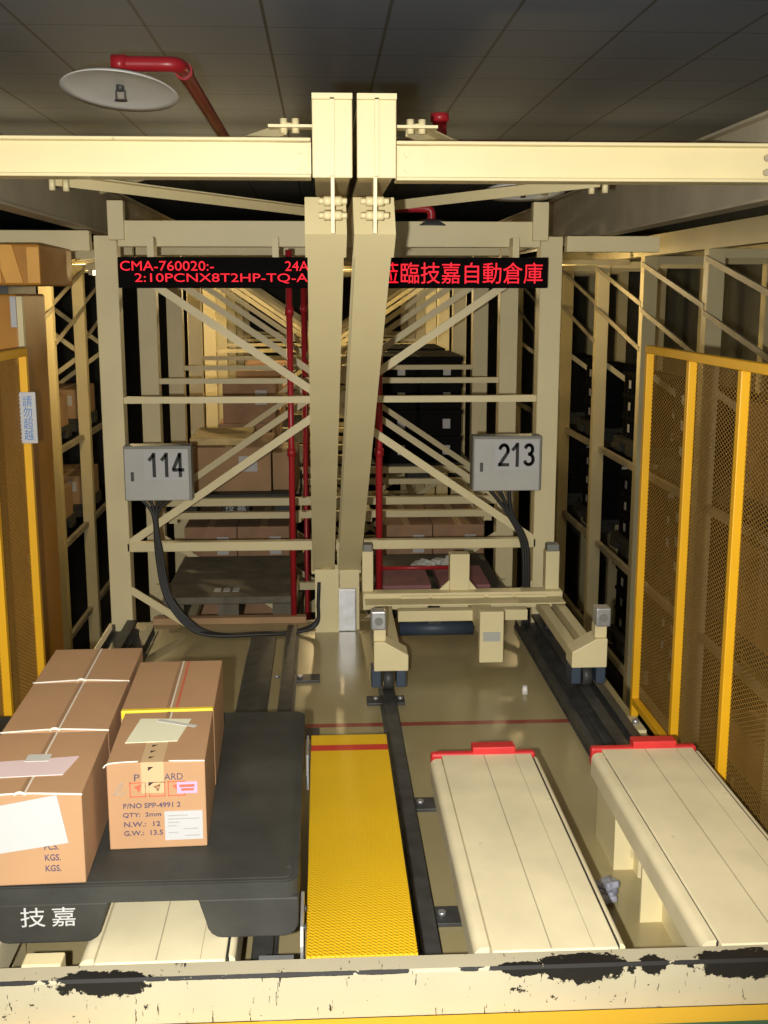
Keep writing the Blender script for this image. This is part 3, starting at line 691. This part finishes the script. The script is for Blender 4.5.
MB().lathe(shield_prof(0.11), 0, 0, 32, Matrix.Translation((0.53, 5.62, 2.05))).build('shield', 'rail', s3)
MB().tube([(0.285, 5.765, 2.10), (0.32, 5.70, 2.105), (0.38, 5.62, 2.105), (0.50, 5.62, 2.105), (0.53, 5.62, 2.09), (0.53, 5.62, 2.045)], 0.02, 10).build('pipe', 'redpipe', s3)
MB().cyl((0.53, 5.62, 2.045), (0.53, 5.62, 2.015), 0.010).build('sprinkler_head', 'rail', s3)
f = thing('pipe_fitting', 'short upright red pipe fitting showing above the right cross beam', 'pipe', (0.455, 4.5, 2.2))
MB().cyl((0.455, 4.5, 2.22), (0.455, 4.5, 2.36), 0.028).build('pipe', 'redpipe', f)
MB().cyl((0.455, 4.5, 2.345), (0.455, 4.5, 2.375), 0.036).build('cap', 'redpipe', f)
MB().cyl((0.40, 4.5, 2.235), (1.75, 4.5, 2.235), 0.024).build('pipe', 'redpipe', f)

# ------------------------------------------------------------------ rails on the floor
def rail_profile(x):
    return [(x - 0.035, 0.0), (x + 0.035, 0.0), (x + 0.035, 0.008), (x + 0.008, 0.014), (x + 0.008, 0.036), (x + 0.024, 0.042), (x + 0.024, 0.058), (x - 0.024, 0.058), (x - 0.024, 0.042), (x - 0.008, 0.036), (x - 0.008, 0.014), (x - 0.035, 0.008)]
def rail(x, y0, y1, label, plates):
    r = thing('floor_rail', label, 'rail', (x, (y0 + y1) / 2, 0))
    MB().prism(rail_profile(x), 'y', y0, y1).build('rail', 'rail', r)
    for yy, sx in plates:
        pl = MB().box(x - 0.03 - (0.06 if sx < 0 else 0.0), x + 0.03 + (0.11 if sx > 0 else 0.04), yy - 0.045, yy + 0.045, 0.0, 0.012, 0.002).build('tie_plate', 'rail', r)
        for q in (-1, 1):
            MB().cyl((x + q * 0.052, yy, 0.012), (x + q * 0.052, yy, 0.022), 0.012, 6).build('bolt', 'steel', pl)
    return r
rail(0.262, 2.24, 5.52, 'dark steel floor rail running beside the yellow tread plate up to the cart', [(2.85, 1), (3.55, 1), (4.55, -1)])
rail(-0.167, 2.24, 5.52, 'dark steel floor rail left of the centre, ending at the red standpipe', [(2.85, -1), (4.85, 1), (4.2, 1)])
for sx, lab in ((1, 'dark double rail track beside the right aisle, under the right end of the cart'), (-1, 'dark double rail track at the left edge of the floor, behind the cartons')):
    xm = 1.095 if sx > 0 else -0.985
    r = thing('floor_rail', lab, 'rail', (xm, 4, 0))
    MB().box(xm - 0.115, xm + 0.13, 2.24, 5.62, 0.0, 0.008).build('bed_plate', 'rail', r)
    MB().prism([(p, q + 0.008) for p, q in rail_profile(xm)], 'y', 2.24, 5.62).build('rail', 'rail', r)
    MB().box(xm - 0.11, xm - 0.085, 2.24, 5.62, 0.008, 0.045).build('cable_guide', 'rail', r)
    MB().box(xm + 0.075, xm + 0.11, 2.24, 5.62, 0.008, 0.035).build('cable_guide', 'rail', r)
tag(MB().box(-0.375, -0.245, 3.6, 5.47, 0.0, 0.010, 0.002).build('cable_cover', 'rail'), 'flat dark cable cover strip on the floor left of the rail', 'cable cover')
ep = thing('end_stop', 'small pale steel bracket on the floor edge at the foot of the yellow fence', 'bracket', (1.235, 4.20, 0))
MB().box(1.21, 1.26, 4.15, 4.30, 0.0, 0.012).build('base_plate', 'cream', ep); MB().cyl((1.235, 4.22, 0.012), (1.235, 4.22, 0.03), 0.014, 6).build('bolt', 'steel', ep)

# ------------------------------------------------------------------ transfer cart
ct = thing('transfer_cart', 'cream four-legged transfer cart standing on the floor rails, right of the struts', 'cart', (0.69, 4.95, 0.058))
for xs_, lab in ((0.262, 'L'), (1.105, 'R')):
    sg = 1 if lab == 'L' else -1
    xo = 0.200 if lab == 'L' else 1.178       # outer side
    xi = 0.343 if lab == 'L' else 1.030
    fo_ = MB().prism([(xo, 0.16), (xo, 0.285), (xo + sg * 0.045, 0.285), (xi, 0.228), (xi, 0.16)], 'y', 4.48, 4.60, 0.003).build('leg', 'cream', ct)
    up_ = MB().box(min(xo, xo + sg * 0.05), max(xo, xo + sg * 0.05), 4.50, 4.56, 0.285, 0.34, 0.002).build('sensor_post', 'cream', ct)
    sb = MB().box(min(xo - sg * 0.012, xo + sg * 0.05), max(xo - sg * 0.012, xo + sg * 0.05), 4.485, 4.555, 0.335, 0.415, 0.006).build('sensor', 'steel', up_)
    MB().cyl((xo + sg * 0.02, 4.485, 0.375), (xo + sg * 0.02, 4.475, 0.375), 0.017, 14).build('lens', 'dgrey', sb)
    for q in (-1, 1):
        MB().box(xs_ + q * 0.052 - 0.020, xs_ + q * 0.052 + 0.020, 4.49, 4.60, 0.085, 0.16, 0.004).build('guide_block', 'blueblk', ct)
    MB().cyl((xs_ - 0.02, 4.55, 0.105), (xs_ + 0.02, 4.55, 0.105), 0.046, 20).build('wheel', 'rail', ct)
    MB().cyl((xs_ - 0.02, 5.36, 0.105), (xs_ + 0.02, 5.36, 0.105), 0.046, 20).build('wheel', 'rail', ct)
    MB().box(xs_ - 0.035, xs_ + 0.035, 5.31, 5.41, 0.145, 0.18).build('wheel_fork', 'rail', ct)
    # side beams running back
    for dx in ((0.10, 0.02) if lab == 'R' else (0.075,)):
        xb0 = xo + sg * (0.02 + dx)
        MB().box(xb0 - 0.022, xb0 + 0.022, 4.60, 5.34, 0.175, 0.225, 0.003).build('side_beam', 'rack', ct)
MB().box(0.185, 1.170, 5.34, 5.42, 0.180, 0.262, 0.004).build('rear_beam', 'cream', ct)
MB().box(0.195, 1.160, 5.22, 5.34, 0.232, 0.238).build('cover_plate', 'rack', ct)
MB().box(0.345, 0.965, 5.16, 5.22, 0.170, 0.222, 0.003).build('front_beam', 'cream', ct)
for x0, x1 in ((0.37, 0.51), (0.52, 0.78), (0.80, 0.92), (0.935, 1.09)): MB().box(x0, x1, 5.328, 5.340, 0.188, 0.250, 0.003).build('face_plate', 'cream', ct)
for x0, x1, z1 in ((0.183, 0.237, 0.465), (0.615, 0.712, 0.445), (1.090, 1.158, 0.455)):
    up_ = MB().box(x0, x1, 5.38, 5.45, 0.262, z1, 0.003).build('upright', 'cream', ct)
    if x0 < 0.5 or x0 > 1: MB().box(x0 + 0.004, x1 - 0.004, 5.37, 5.44, z1, z1 + 0.035, 0.006).build('sensor', 'dgrey', up_)
    else:
        MB().prism([(x0 - 0.05, 0.262), (x0, 0.262), (x0, 0.31)], 'y', 5.40, 5.41).build('gusset', 'cream', up_)
        MB().prism([(x1 + 0.04, 0.262), (x1, 0.262), (x1, 0.31)], 'y', 5.40, 5.41).build('gusset', 'cream', up_)
arm = MB().box(0.692, 0.800, 4.85, 4.90, 0.065, 0.303, 0.003).build('arm_plate', 'cream', ct)
MB().box(0.708, 0.785, 4.846, 4.85, 0.166, 0.209).build('name_plate', 'grey', arm)
MB().box(0.700, 0.790, 4.90, 5.34, 0.165, 0.235, 0.003).build('arm', 'rack', ct)
roll = MB(); roll.cyl((0.36, 5.30, 0.095), (0.72, 5.30, 0.095), 0.035); roll.build('motor', 'blueblk', ct)
MB().box(0.50, 0.56, 5.28, 5.34, 0.12, 0.20).build('motor_mount', 'rail', ct)
tag(MB().cyl((0.86, 4.62, 0.0), (0.86, 4.62, 0.035), 0.016, 10, 0.010).build('floor_glint', 'disc'), 'small white stud modelled on the floor under the cart', 'glint')  # lamp's reflection in the glossy floor, put in as a solid white cone

# ------------------------------------------------------------------ lift platforms, tread plate
def platform(x0, x1, y0, y1, label, bumper=True):
    r = thing('lift_platform', label, 'platform', ((x0 + x1) / 2, (y0 + y1) / 2, 0))
    z = 0.28
    MB().box(x0 + 0.038, x1 - 0.020, y0, y1, z - 0.05, z, 0.003).build('deck', 'platform', r)
    for xa, xb in ((x0, x0 + 0.034), (x1 - 0.014, x1)):
        wd_ = xb - xa; b = MB()
        n = 8; R = min(0.022, wd_ * 0.9)
        if xa == x0: prof = [(xb, z - 0.10)] + [(xa, z - 0.075)] + [(xa + R - R * math.cos(a * math.pi / 2 / n), z - 0.003 - R + R * math.sin(a * math.pi / 2 / n)) for a in range(n + 1)] + [(xb, z - 0.003)]
        else: prof = [(xa, z - 0.10), (xb, z - 0.10)] + [(xb - R + R * math.cos(a * math.pi / 2 / n), z - 0.003 - R + R * math.sin(a * math.pi / 2 / n)) for a in range(n + 1)] + [(xa, z - 0.003)]
        b.prism(prof, 'y', y0 + 0.02, y1 - 0.02).build('side_rim', 'platform', r)
    MB().box(x0 + 0.033, x0 + 0.039, y0 + 0.02, y1 - 0.06, z - 0.09, z - 0.006).build('groove_seal', 'groove' if x0 > 0.7 else 'seam', r)
    MB().box(x1 - 0.022, x1 - 0.013, y0 + 0.02, y1 - 0.02, z - 0.09, z - 0.006).build('groove_seal', 'groove', r)
    MB().box((x0 + x1) / 2 - 0.0015, (x0 + x1) / 2 + 0.0015, y0 + 0.005, y1 - 0.005, z - 0.001, z + 0.0004).box(x1 - 0.075, x1 - 0.0735, y0 + 0.005, y1 - 0.005, z - 0.001, z + 0.0004).build('seam', 'seam', r)
    if bumper: MB().box(x0 + 0.005, x1 - 0.005, y1, y1 + 0.03, z - 0.06, z + 0.004, 0.008).build('bumper', 'redpaint', r)
    if bumper: MB().box(x0 + (x1 - x0) * 0.40, x0 + (x1 - x0) * 0.80, y1 + 0.002, y1 + 0.05, z - 0.03, z + 0.022, 0.004).build('bumper_block', 'redpaint', r)
    for yy in (y0 + 0.35, y1 - 0.25):
        if x0 > 0.7:
            MB().box(x0 + 0.022, x0 + 0.082, yy - (2.592 - 2.80 if yy < 2.8 else 0), yy + 0.22, 0.0, z - 0.05).box(x0 + 0.082, x0 + 0.092, yy - 0.05, yy + 0.22, 0.0, z - 0.05).build('leg', 'cream', r)
        else: MB().box(x0 + 0.07, x0 + 0.19, yy, yy + 0.012, 0.0, z - 0.05).box(x0 + 0.178, x0 + 0.19, yy, yy + 0.16, 0.0, z - 0.05).box(x0 + 0.05, x0 + 0.22, yy - 0.03, yy + 0.18, 0.0, 0.010).build('leg', 'cream', r)
        MB().box(x1 - 0.10, x1 - 0.05, yy, yy + 0.12, 0.0, z - 0.05).build('leg', 'cream', r)
    return r
platform(0.322, 0.662, 2.242, 3.32, 'worn cream lift platform with a red bumper, next to the centre rail')
platform(0.835, 1.185, 2.242, 3.34, 'worn cream lift platform with a red bumper, along the yellow mesh fence')
platform(-0.545, -0.205, 2.242, 3.32, 'worn cream lift platform seen under the gap of the black pallet', False)
platform(-1.075, -0.735, 2.242, 3.32, 'worn cream lift platform at the left edge, under the left end of the black pallet', False)

tp = thing('tread_plate', 'bright yellow tread plate with a red stripe, between the black pallet and the rail', 'floor plate', (0.068, 2.87, 0))
MB().box(-0.050, 0.196, 2.242, 3.505, 0.268, 0.280, 0.002).build('plate', 'plate', tp)
MB().box(-0.050, -0.040, 2.242, 3.505, 0.20, 0.268).box(0.188, 0.198, 2.242, 3.505, 0.20, 0.268).build('edge_angle', 'rail', tp)
for yy in (2.30, 3.40):
    for xx in (-0.05, 0.158): MB().box(xx, xx + 0.03, yy, yy + 0.03, 0.0, 0.268).build('leg', 'rail', tp)
for i, (yy, z0_, z1_) in enumerate(((3.28, 0.22, 0.33), (2.31, 0.20, 0.34))):
    g = thing('pallet_guide', 'small steel pallet guide at the %s left corner of the yellow tread plate' % ['far', 'near'][i], 'bracket', (-0.064, yy, z0_))
    MB().prism([(yy - 0.06, z0_), (yy + 0.14, z0_), (yy + 0.14, z1_ - 0.02), (yy + 0.10, z1_), (yy - 0.03, z1_ - 0.01), (yy - 0.06, z1_ - 0.04)], 'x', -0.0620, -0.0555).build('plate', 'steel', g)
    for q in (0.0, 0.08): MB().cyl((-0.0555, yy + q, z1_ - 0.03), (-0.050, yy + q, z1_ - 0.03), 0.008, 6).build('bolt', 'rail', g)
g = thing('stop_bracket', 'grey steel bracket with a bolt under the right corner of the black pallet', 'bracket', (-0.115, 2.25, 0.166))
MB().box(-0.155, -0.078, 2.24, 2.248, 0.166, 0.272, 0.002).build('plate', 'steel', g); MB().cyl((-0.115, 2.24, 0.235), (-0.115, 2.228, 0.235), 0.014, 6).build('bolt', 'rail', g)
MB().box(-0.155, -0.078, 2.248, 2.30, 0.0, 0.25).build('block', 'steel', g)
g = tag(MB().box(-0.665, -0.580, 2.25, 2.30, 0.0, 0.275, 0.004).build('support_block', 'cream'), 'cream support block under the black pallet, below its white lettering', 'block')
bg_ = MB()
for i in range(10): bg_.bar((0.790 + random.uniform(-.03, .03), 2.93 + random.uniform(-.05, .05), 0.025), (0.790 + random.uniform(-.04, .04), 2.93 + random.uniform(-.06, .06), 0.025 + random.uniform(0, .03)), 0.04, 0.02, bev=0.006)
tag(bg_.build('plastic_scrap', 'bag'), 'crumpled scrap of bluish plastic on the floor between the two cream platforms', 'litter')

# ------------------------------------------------------------------ black pallet with cartons
PX0, PX1, PY0, PY1, PZ0, PZ1 = -1.075, -0.066, 2.325, 3.370, 0.2805, 0.42
pl = thing('plastic_pallet', 'large black plastic pallet carrying the five brown cartons, in the left foreground', 'pallet', ((PX0 + PX1) / 2, (PY0 + PY1) / 2, PZ0))
def rrect(x0, x1, y0, y1, r, n=6):
    out = []
    for cx, cy, a0 in ((x1 - r, y1 - r, 0), (x0 + r, y1 - r, 90), (x0 + r, y0 + r, 180), (x1 - r, y0 + r, 270)):
        for i in range(n + 1):
            a = math.radians(a0 + 90 * i / n); out.append((cx + r * math.cos(a), cy + r * math.sin(a)))
    return out
dk = MB(); dk.prism(rrect(PX0, PX1, PY0, PY1, 0.03), 'z', PZ1 - 0.045, PZ1 - 0.006)
dk.prism(rrect(PX0 + .004, PX1 - .004, PY0 + .004, PY1 - .004, 0.028), 'z', PZ1 - 0.0061, PZ1 - 0.003)
dk.prism(rrect(PX0 + 0.012, PX1 - 0.012, PY0 + 0.012, PY1 - 0.012, 0.024), 'z', PZ1 - 0.0031, PZ1)
deck = dk.build('deck', 'plastic', pl)
rm = MB()
for (a, b_) in (((PX1 - 0.022, PY0 + .05), (PX1 - 0.022, PY1 - .05)),):
    rm.bar((a[0], a[1], PZ1 + 0.0003), (b_[0], b_[1], PZ1 + 0.0005), 0.008, 0.005)
rm.build('raised_edge', 'plastic', deck)
for ya, yb in ((PY0, PY0 + 0.20), (PY0 + 0.42, PY0 + 0.62), (PY1 - 0.20, PY1)):
    for xa, xb in ((-0.272, PX1), (-0.745, -0.505), (PX0, -0.87)):
        n = MB(); R = 0.035; z0_ = PZ0; z1_ = PZ1 - 0.044
        prof = [(xa - (0.018 if xa != PX0 else 0), z1_), (xa, z0_ + R)] + [(xa + R - R * math.cos(math.radians(q)), z0_ + R - R * math.sin(math.radians(q))) for q in (20, 45, 70, 90)] + [(xb - R + R * math.sin(math.radians(q)), z0_ + R - R * math.cos(math.radians(q))) for q in (0, 20, 45, 70)] + [(xb, z0_ + R), (xb + (0.018 if xb != PX1 else 0), z1_)]
        ft = n.prism(prof, 'y', ya, yb, 0.004).build('foot', 'plastic', pl)
        if ya == PY0 and xa == -0.745: text('white_lettering', '技\u2009嘉', 'white', ft, (-0.620, PY0 - 0.0005, 0.345), 0.120, 0.046)

def carton(x, y, w, d, h, rz, label, z=PZ1 + 0.0003):
    r = thing('carton', label, 'carton', (x, y, z), rz, 'cartons on the black pallet')
    bo = MB().box(-w / 2, w / 2, -d / 2, d / 2, 0, h, 0.003).build('body', 'card', r, local=True)
    return r, bo
def seam(r, w, d, h):
    MB().box(-0.004, 0.004, -d / 2 + .002, d / 2 - .002, h - 0.0005, h + 0.0008).build('flap_seam', 'tapeD', r, local=True)
    MB().box(0.006, 0.010, -d / 2 + .002, d / 2 - .002, h - 0.0005, h + 0.001).build('tape_edge', 'string', r, local=True)
def strap_front(r, w, d, h, m='string', th=0.0024):
    b = MB(); b.tube([(-w / 2 - .002, -d / 2 - .001, h - 0.001), (-w / 4, -d / 2 - .001, h + 0.002), (0, -d / 2, h + 0.004), (w / 4, -d / 2 - .001, h + 0.002), (w / 2 + .002, -d / 2 - .001, h - 0.002)], th, 8)
    b.tube([(-0.012, -d / 2 - .003, h + 0.003), (0.0, -d / 2 - .004, h + 0.008), (0.014, -d / 2 - .003, h + 0.003)], th * 1.5, 8)
    b.build('strap', m, r, local=True)
RZ = 0.026
r1, b1 = carton(-0.670, 2.510, 0.262, 0.362, 0.212, RZ, 'nearest brown carton of the left row, white sheet on its front, pink paper on top')
seam(r1, 0.262, 0.362, 0.212)
wp = MB(); wp.prism([(-0.129, 0.068), (0.098, 0.098), (0.078, 0.211), (-0.129, 0.176)], 'y', -0.1835, -0.1818); wp.build('paper_sheet', 'white', r1, local=True, label='white paper sheet')
pk = MB(); pk.prism([(-0.13, -0.09), (0.072, -0.082), (0.09, 0.02), (-0.13, -0.005)], 'z', 0.2125, 0.2145); pk.build('paper_note', 'pinkpaper', r1, local=True, label='pale pink paper note')
MB().box(-0.03, 0.025, -0.005, 0.035, 0.2145, 0.2155).build('clear_tape', 'clear', r1, local=True)
strap_front(r1, 0.262, 0.362, 0.212)
text('printed_text', 'PCS.\nKGS.\nKGS.', 'ink', r1, (0.062, -0.1815, 0.064), 0.034, 0.066, local=True, spacing=1.25, bold=0.012)
text('printed_text', 'QTY:\nN.W:\nG.W:', 'ink', r1, (-0.096, -0.1815, 0.064), 0.036, 0.066, local=True, spacing=1.25, bold=0.012)
r2, b2 = carton(-0.680, 2.880, 0.262, 0.362, 0.212, RZ, 'middle brown carton of the left row on the black pallet, between two white straps')
seam(r2, 0.262, 0.362, 0.212); strap_front(r2, 0.262, 0.362, 0.212)
r3, b3 = carton(-0.689, 3.215, 0.262, 0.300, 0.212, RZ, 'farthest brown carton of the left row, against the back of the black pallet')
seam(r3, 0.262, 0.300, 0.212); strap_front(r3, 0.262, 0.300, 0.212)
w4, d4, h4 = 0.226, 0.325, 0.214
r4, b4 = carton(-0.402, 2.648, w4, d4, h4, 0.035, 'nearest brown carton of the right row, printed front with white and pink labels')
seam(r4, w4, d4, h4)
tpx = MB(); tpx.box(-0.034, 0.018, -d4 / 2 - 0.0008, -d4 / 2 + 0.001, h4 - 0.075, h4 + 0.0008); tpx.box(-0.034, 0.018, -d4 / 2, -d4 / 2 + 0.12, h4 - 0.0005, h4 + 0.0012)
tpo = tpx.build('packing_tape', 'tape', r4, local=True)
for i in range(2): zz_ = h4 - 0.02 - 0.038 * i; MB().prism([(-0.018, zz_), (-0.005, zz_ + 0.010), (-0.018, zz_ + 0.010)], 'y', -d4 / 2 - 0.0012, -d4 / 2 - 0.0006).build('tape_mark', 'black', tpo, local=True)
for i in range(3): yy = -d4 / 2 + 0.02 + 0.035 * i; MB().prism([(-0.018, yy), (-0.005, yy + 0.012), (-0.018, yy + 0.012)], 'z', h4 + 0.0010, h4 + 0.0016).build('tape_mark', 'black', tpo, local=True)
cpn = MB(); cpn.prism([(-0.085, -0.045), (0.040, -0.042), (0.062, 0.100), (-0.066, 0.112)], 'z', h4 + 0.0015, h4 + 0.003); cpn.build('paper_note', 'cpaper', r4, local=True, label='cream paper note')
MB().bar((-0.02, 0.095, h4 + 0.004), (0.078, 0.045, h4 + 0.004), 0.014, 0.001).build('clear_tape', 'clear', r4, local=True)
yf = -d4 / 2 - 0.0004
text('printed_text', 'P', 'ink', r4, (-0.044, yf, 0.178), 0.013, 0.016, local=True)
text('printed_text', 'ARD', 'ink', r4, (0.040, yf, 0.178), 0.043, 0.016, local=True)
bx_ = MB()
for (xa, xb) in ((-0.062, -0.024), (-0.018, 0.020), (0.026, 0.066)):
    for (p, q, s_, t_) in ((xa, xb, 0.1295, 0.132), (xa, xb, 0.164, 0.1665), (xa, xa + .0025, 0.1295, 0.1665), (xb - .0025, xb, 0.1295, 0.1665)): bx_.box(p, q, yf - 0.0004, yf + 0.0006, s_, t_)
    bx_.prism([(xa + .010, 0.155), (xa + .028, 0.162), (xa + .022, 0.140), (xa + .016, 0.150)], 'y', yf - 0.0004, yf + 0.0006)
bx_.build('handling_marks', 'redink', r4, local=True)
pkl = MB().box(0.047, 0.094, yf - 0.0014, yf + 0.0006, 0.136, 0.164).build('pink_label', 'pink', r4, local=True, label='small pink label')
text('printed_text', 'STOCK\nPASSED', 'redink', pkl, (0.070, yf - 0.0016, 0.150), 0.034, 0.016, local=True) if False else None
MB().box(0.053, 0.088, yf - 0.0020, yf - 0.0014, 0.1515, 0.158).box(0.057, 0.086, yf - 0.0020, yf - 0.0014, 0.1425, 0.1485).build('label_print', 'redink', pkl, local=True)
text('printed_text', 'P/NO SPP-4991 2', 'ink', r4, (-0.012, yf, 0.1085), 0.132, 0.0125, local=True, bold=0.015)
text('printed_text', 'QTY:  2mm', 'ink', r4, (-0.036, yf, 0.085), 0.088, 0.0125, local=True, bold=0.015)
text('printed_text', 'N.W.:  12', 'ink', r4, (-0.036, yf, 0.062), 0.084, 0.0125, local=True, bold=0.015)
text('printed_text', 'G.W.:  13.5', 'ink', r4, (-0.034, yf, 0.040), 0.090, 0.0125, local=True, bold=0.015)
wl = MB().box(0.016, 0.104, yf - 0.0014, yf + 0.0006, 0.020, 0.092).build('shipping_label', 'white', r4, local=True, label='white shipping label')
lp = MB()
for i, (a, b_) in enumerate(((0.024, 0.070), (0.024, 0.096), (0.024, 0.050), (0.024, 0.044), (0.060, 0.092), (0.024, 0.046), (0.062, 0.096))): lp.box(a, b_, yf - 0.0020, yf - 0.0013, 0.080 - 0.0085 * i, 0.0825 - 0.0085 * i)
lp.build('label_print', 'greyink', wl, local=True)
scb = MB(); scb.tube([(-0.100, yf, 0.135), (-0.085, yf, 0.160), (-0.078, yf, 0.165), (-0.082, yf, 0.150), (-0.094, yf, 0.140), (-0.080, yf, 0.138), (-0.070, yf, 0.146)], 0.0009, 6); scb.build('pencil_scribble', 'greyink', r4, local=True)
lbx = MB(); lbx.tube([(-w4 / 2 - .006, -d4 / 2 - .003, h4 - 0.008), (-w4 / 2 + .01, -d4 / 2 - .002, h4 + 0.002), (-0.04, -d4 / 2 + .002, h4 + 0.003)], 0.002, 6); lbx.tube([(0.03, -d4 / 2 + .002, h4 + 0.002), (w4 / 2, -d4 / 2 - .001, h4 + 0.001)], 0.002, 6); lbx.build('strap', 'string', r4, local=True)
r5, b5 = carton(-0.420, 3.022, 0.240, 0.405, 0.214, 0.03, 'farther brown carton of the right row, with a yellow strap along its front edge')
seam(r5, 0.240, 0.405, 0.214)
MB().box(-0.118, 0.118, -0.206, -0.198, 0.194, 0.216, 0.002).box(-0.118, 0.118, -0.204, -0.190, 0.2135, 0.217, 0.001).build('yellow_strap', 'ystrap', r5, local=True, label='bright yellow strap')
MB().box(0.020, 0.026, -0.185, 0.20, 0.2135, 0.2146).build('red_line', 'redink', r5, local=True)

# ------------------------------------------------------------------ fences
def mesh_panel(x, y0, y1, z0, z1, py=0.032, pz=0.015, t=0.0019):
    b = MB(); W, H = y1 - y0, z1 - z0; sl = pz / py
    verts = []; 
    def seg(a, b2, sgn):
        (ya, za), (yb, zb) = a, b2
        ln = math.hypot(yb - ya, zb - za); ny, nz = -(zb - za) / ln * t / 2, (yb - ya) / ln * t / 2
        q = []
        for xx in (x + sgn * 0.0004 - 0.0008, x + sgn * 0.0004 + 0.0008):
            for (yy, zz, k) in ((ya, za, -1), (ya, za, 1), (yb, zb, 1), (yb, zb, -1)):
                q.append(b.bm.verts.new((xx, yy + ny * k, zz + nz * k)))
        for f in ((0, 1, 2, 3), (7, 6, 5, 4), (0, 3, 7, 4), (1, 5, 6, 2)): b.bm.faces.new([q[i] for i in f])
    n = int((H + W * sl) / pz) + 1
    for i in range(n + 1):
        for sgn in (1, -1):
            c0 = -W * sl + i * pz if sgn > 0 else i * pz      # z at y=0
            pts = []
            ya, yb = 0.0, W
            f = lambda yy: c0 + sgn * sl * yy
            lo, hi = f(0), f(W)
            # clip to 0..H
            for zc in (0.0, H):
                yc = (zc - c0) / (sgn * sl)
                if sgn > 0:
                    if zc == 0.0: ya = max(ya, yc)
                    else: yb = min(yb, yc)
                else:
                    if zc == 0.0: yb = min(yb, yc)
                    else: ya = max(ya, yc)
            if yb - ya > 0.004: seg((y0 + ya, z0 + f(ya)), (y0 + yb, z0 + f(yb)), sgn)
    return b
def fence(x, posts, z0, ztop, label):
    r = thing('mesh_fence', label, 'fence', (x, posts[0], z0))
    for y in posts: MB().box(x - 0.015, x + 0.015, y - 0.015, y + 0.015, z0, ztop, 0.003).build('post', 'yellow', r)
    MB().box(x - 0.015, x + 0.015, min(posts) - 0.015, max(posts) + 0.015, ztop, ztop + 0.030, 0.003).build('top_rail', 'yellow', r)
    MB().box(x - 0.014, x + 0.014, min(posts), max(posts), z0 + 0.05, z0 + 0.08, 0.003).build('bottom_rail', 'yellow', r)
    ps = sorted(posts)
    for a, b_ in zip(ps, ps[1:]): mesh_panel(x + (0.012 if x > 0 else -0.012), a + 0.014, b_ - 0.014, z0 + 0.08, ztop).build('mesh_panel', 'mesh', r)
    return r
fence(1.262, [4.34, 3.83, 3.34, 2.85, 2.36], 0.0, 1.475, 'yellow wire mesh fence along the right aisle, beside the right platform')
fence(-1.105, [4.27, 3.80, 3.33, 2.86, 2.39], 0.0, 1.475, 'yellow wire mesh fence at the left edge, in front of the orange crane')
sg_ = thing('warning_sign', 'narrow white sign with blue characters hung on the left yellow fence post', 'sign', (-1.09, 4.24, 1.15))
MB().box(-1.120, -1.060, 4.235, 4.245, 1.155, 1.345, 0.002).build('plate', 'white', sg_)
text('sign_text', '請\n勿\n超\n越', 'blueink', sg_, (-1.090, 4.2345, 1.25), 0.034, 0.165, spacing=0.95)

# ------------------------------------------------------------------ orange stacker crane, left aisle
cr = thing('stacker_crane', 'orange stacker crane mast standing in the left aisle behind the mesh fence', 'crane', (-1.6, 5.3, -2.6))
MB().box(-1.95, -1.305, 5.0, 5.5, -2.6, 1.70, 0.01).build('mast', 'orange', cr)
MB().box(-1.93, -1.40, 4.985, 5.0, -0.6, 1.45, 0.004).build('cover_panel', 'orange', cr)
MB().box(-2.0, -1.17, 4.88, 5.5, 1.735, 1.905, 0.01).build('head_box', 'orange', cr)
MB().prism([(-1.31, 1.745), (-1.24, 1.745), (-1.28, 1.90), (-1.36, 1.90)], 'y', 4.868, 4.88).build('head_plate', 'orange2', cr)
MB().box(-1.40, -1.33, 4.868, 4.88, 1.745, 1.90).build('head_plate', 'orange2', cr)
MB().box(-1.22, -1.17, 4.868, 4.88, 1.745, 1.89).build('head_plate', 'orange2', cr)
MB().box(-1.95, -1.32, 4.93, 5.4, 1.70, 1.735).build('neck', 'rail', cr)
MB().box(-1.305, -1.282, 4.99, 5.02, -2.5, 1.69).build('edge_channel', 'rack', cr)
for z in (1.40, 0.25, 0.52): MB().box(-1.32, -1.275, 4.965, 5.0, z, z + 0.045, 0.003).build('bracket', 'orange2', cr)
MB().box(-1.50, -1.46, 4.98, 4.99, 1.48, 1.66).build('white_strip', 'white', cr)
MB().box(-1.33, -1.306, 4.98, 4.99, 1.56, 1.69).build('white_strip', 'white', cr)

# ------------------------------------------------------------------ aisle lamps deep in the racks
def lamp(x, y, z, p, label):
    r = thing('batten_lamp', label, 'lamp', (x, y, z))
    MB().box(x - 0.04, x + 0.04, y - 0.3, y + 0.3, z, z + 0.05, 0.004).build('housing', 'rack', r)
    MB().cyl((x, y - 0.28, z - 0.02), (x, y + 0.28, z - 0.02), 0.014).build('tube', 'lamp', r)
    for q in (-0.28, 0.28): MB().box(x - 0.015, x + 0.015, y + q - 0.012, y + q + 0.012, z - 0.035, z).build('socket', 'grey', r)
    point('aisle_lamp_light', (x, y, z - 0.08), p, (1.0, 0.74, 0.36), 0.06)
lamp(-1.78, Y0 + 3 * PITCH - 0.09, 1.879, 75, 'batten lamp hanging over the left aisle behind the left post')
lamp(1.80, Y0 + 3 * PITCH - 0.09, 1.879, 28, 'batten lamp hanging over the right aisle behind the right post')
lamp(0.06, Y0 + 4 * PITCH - 0.10, 1.869, 45, 'batten lamp hanging over the middle of the central rack behind the struts')
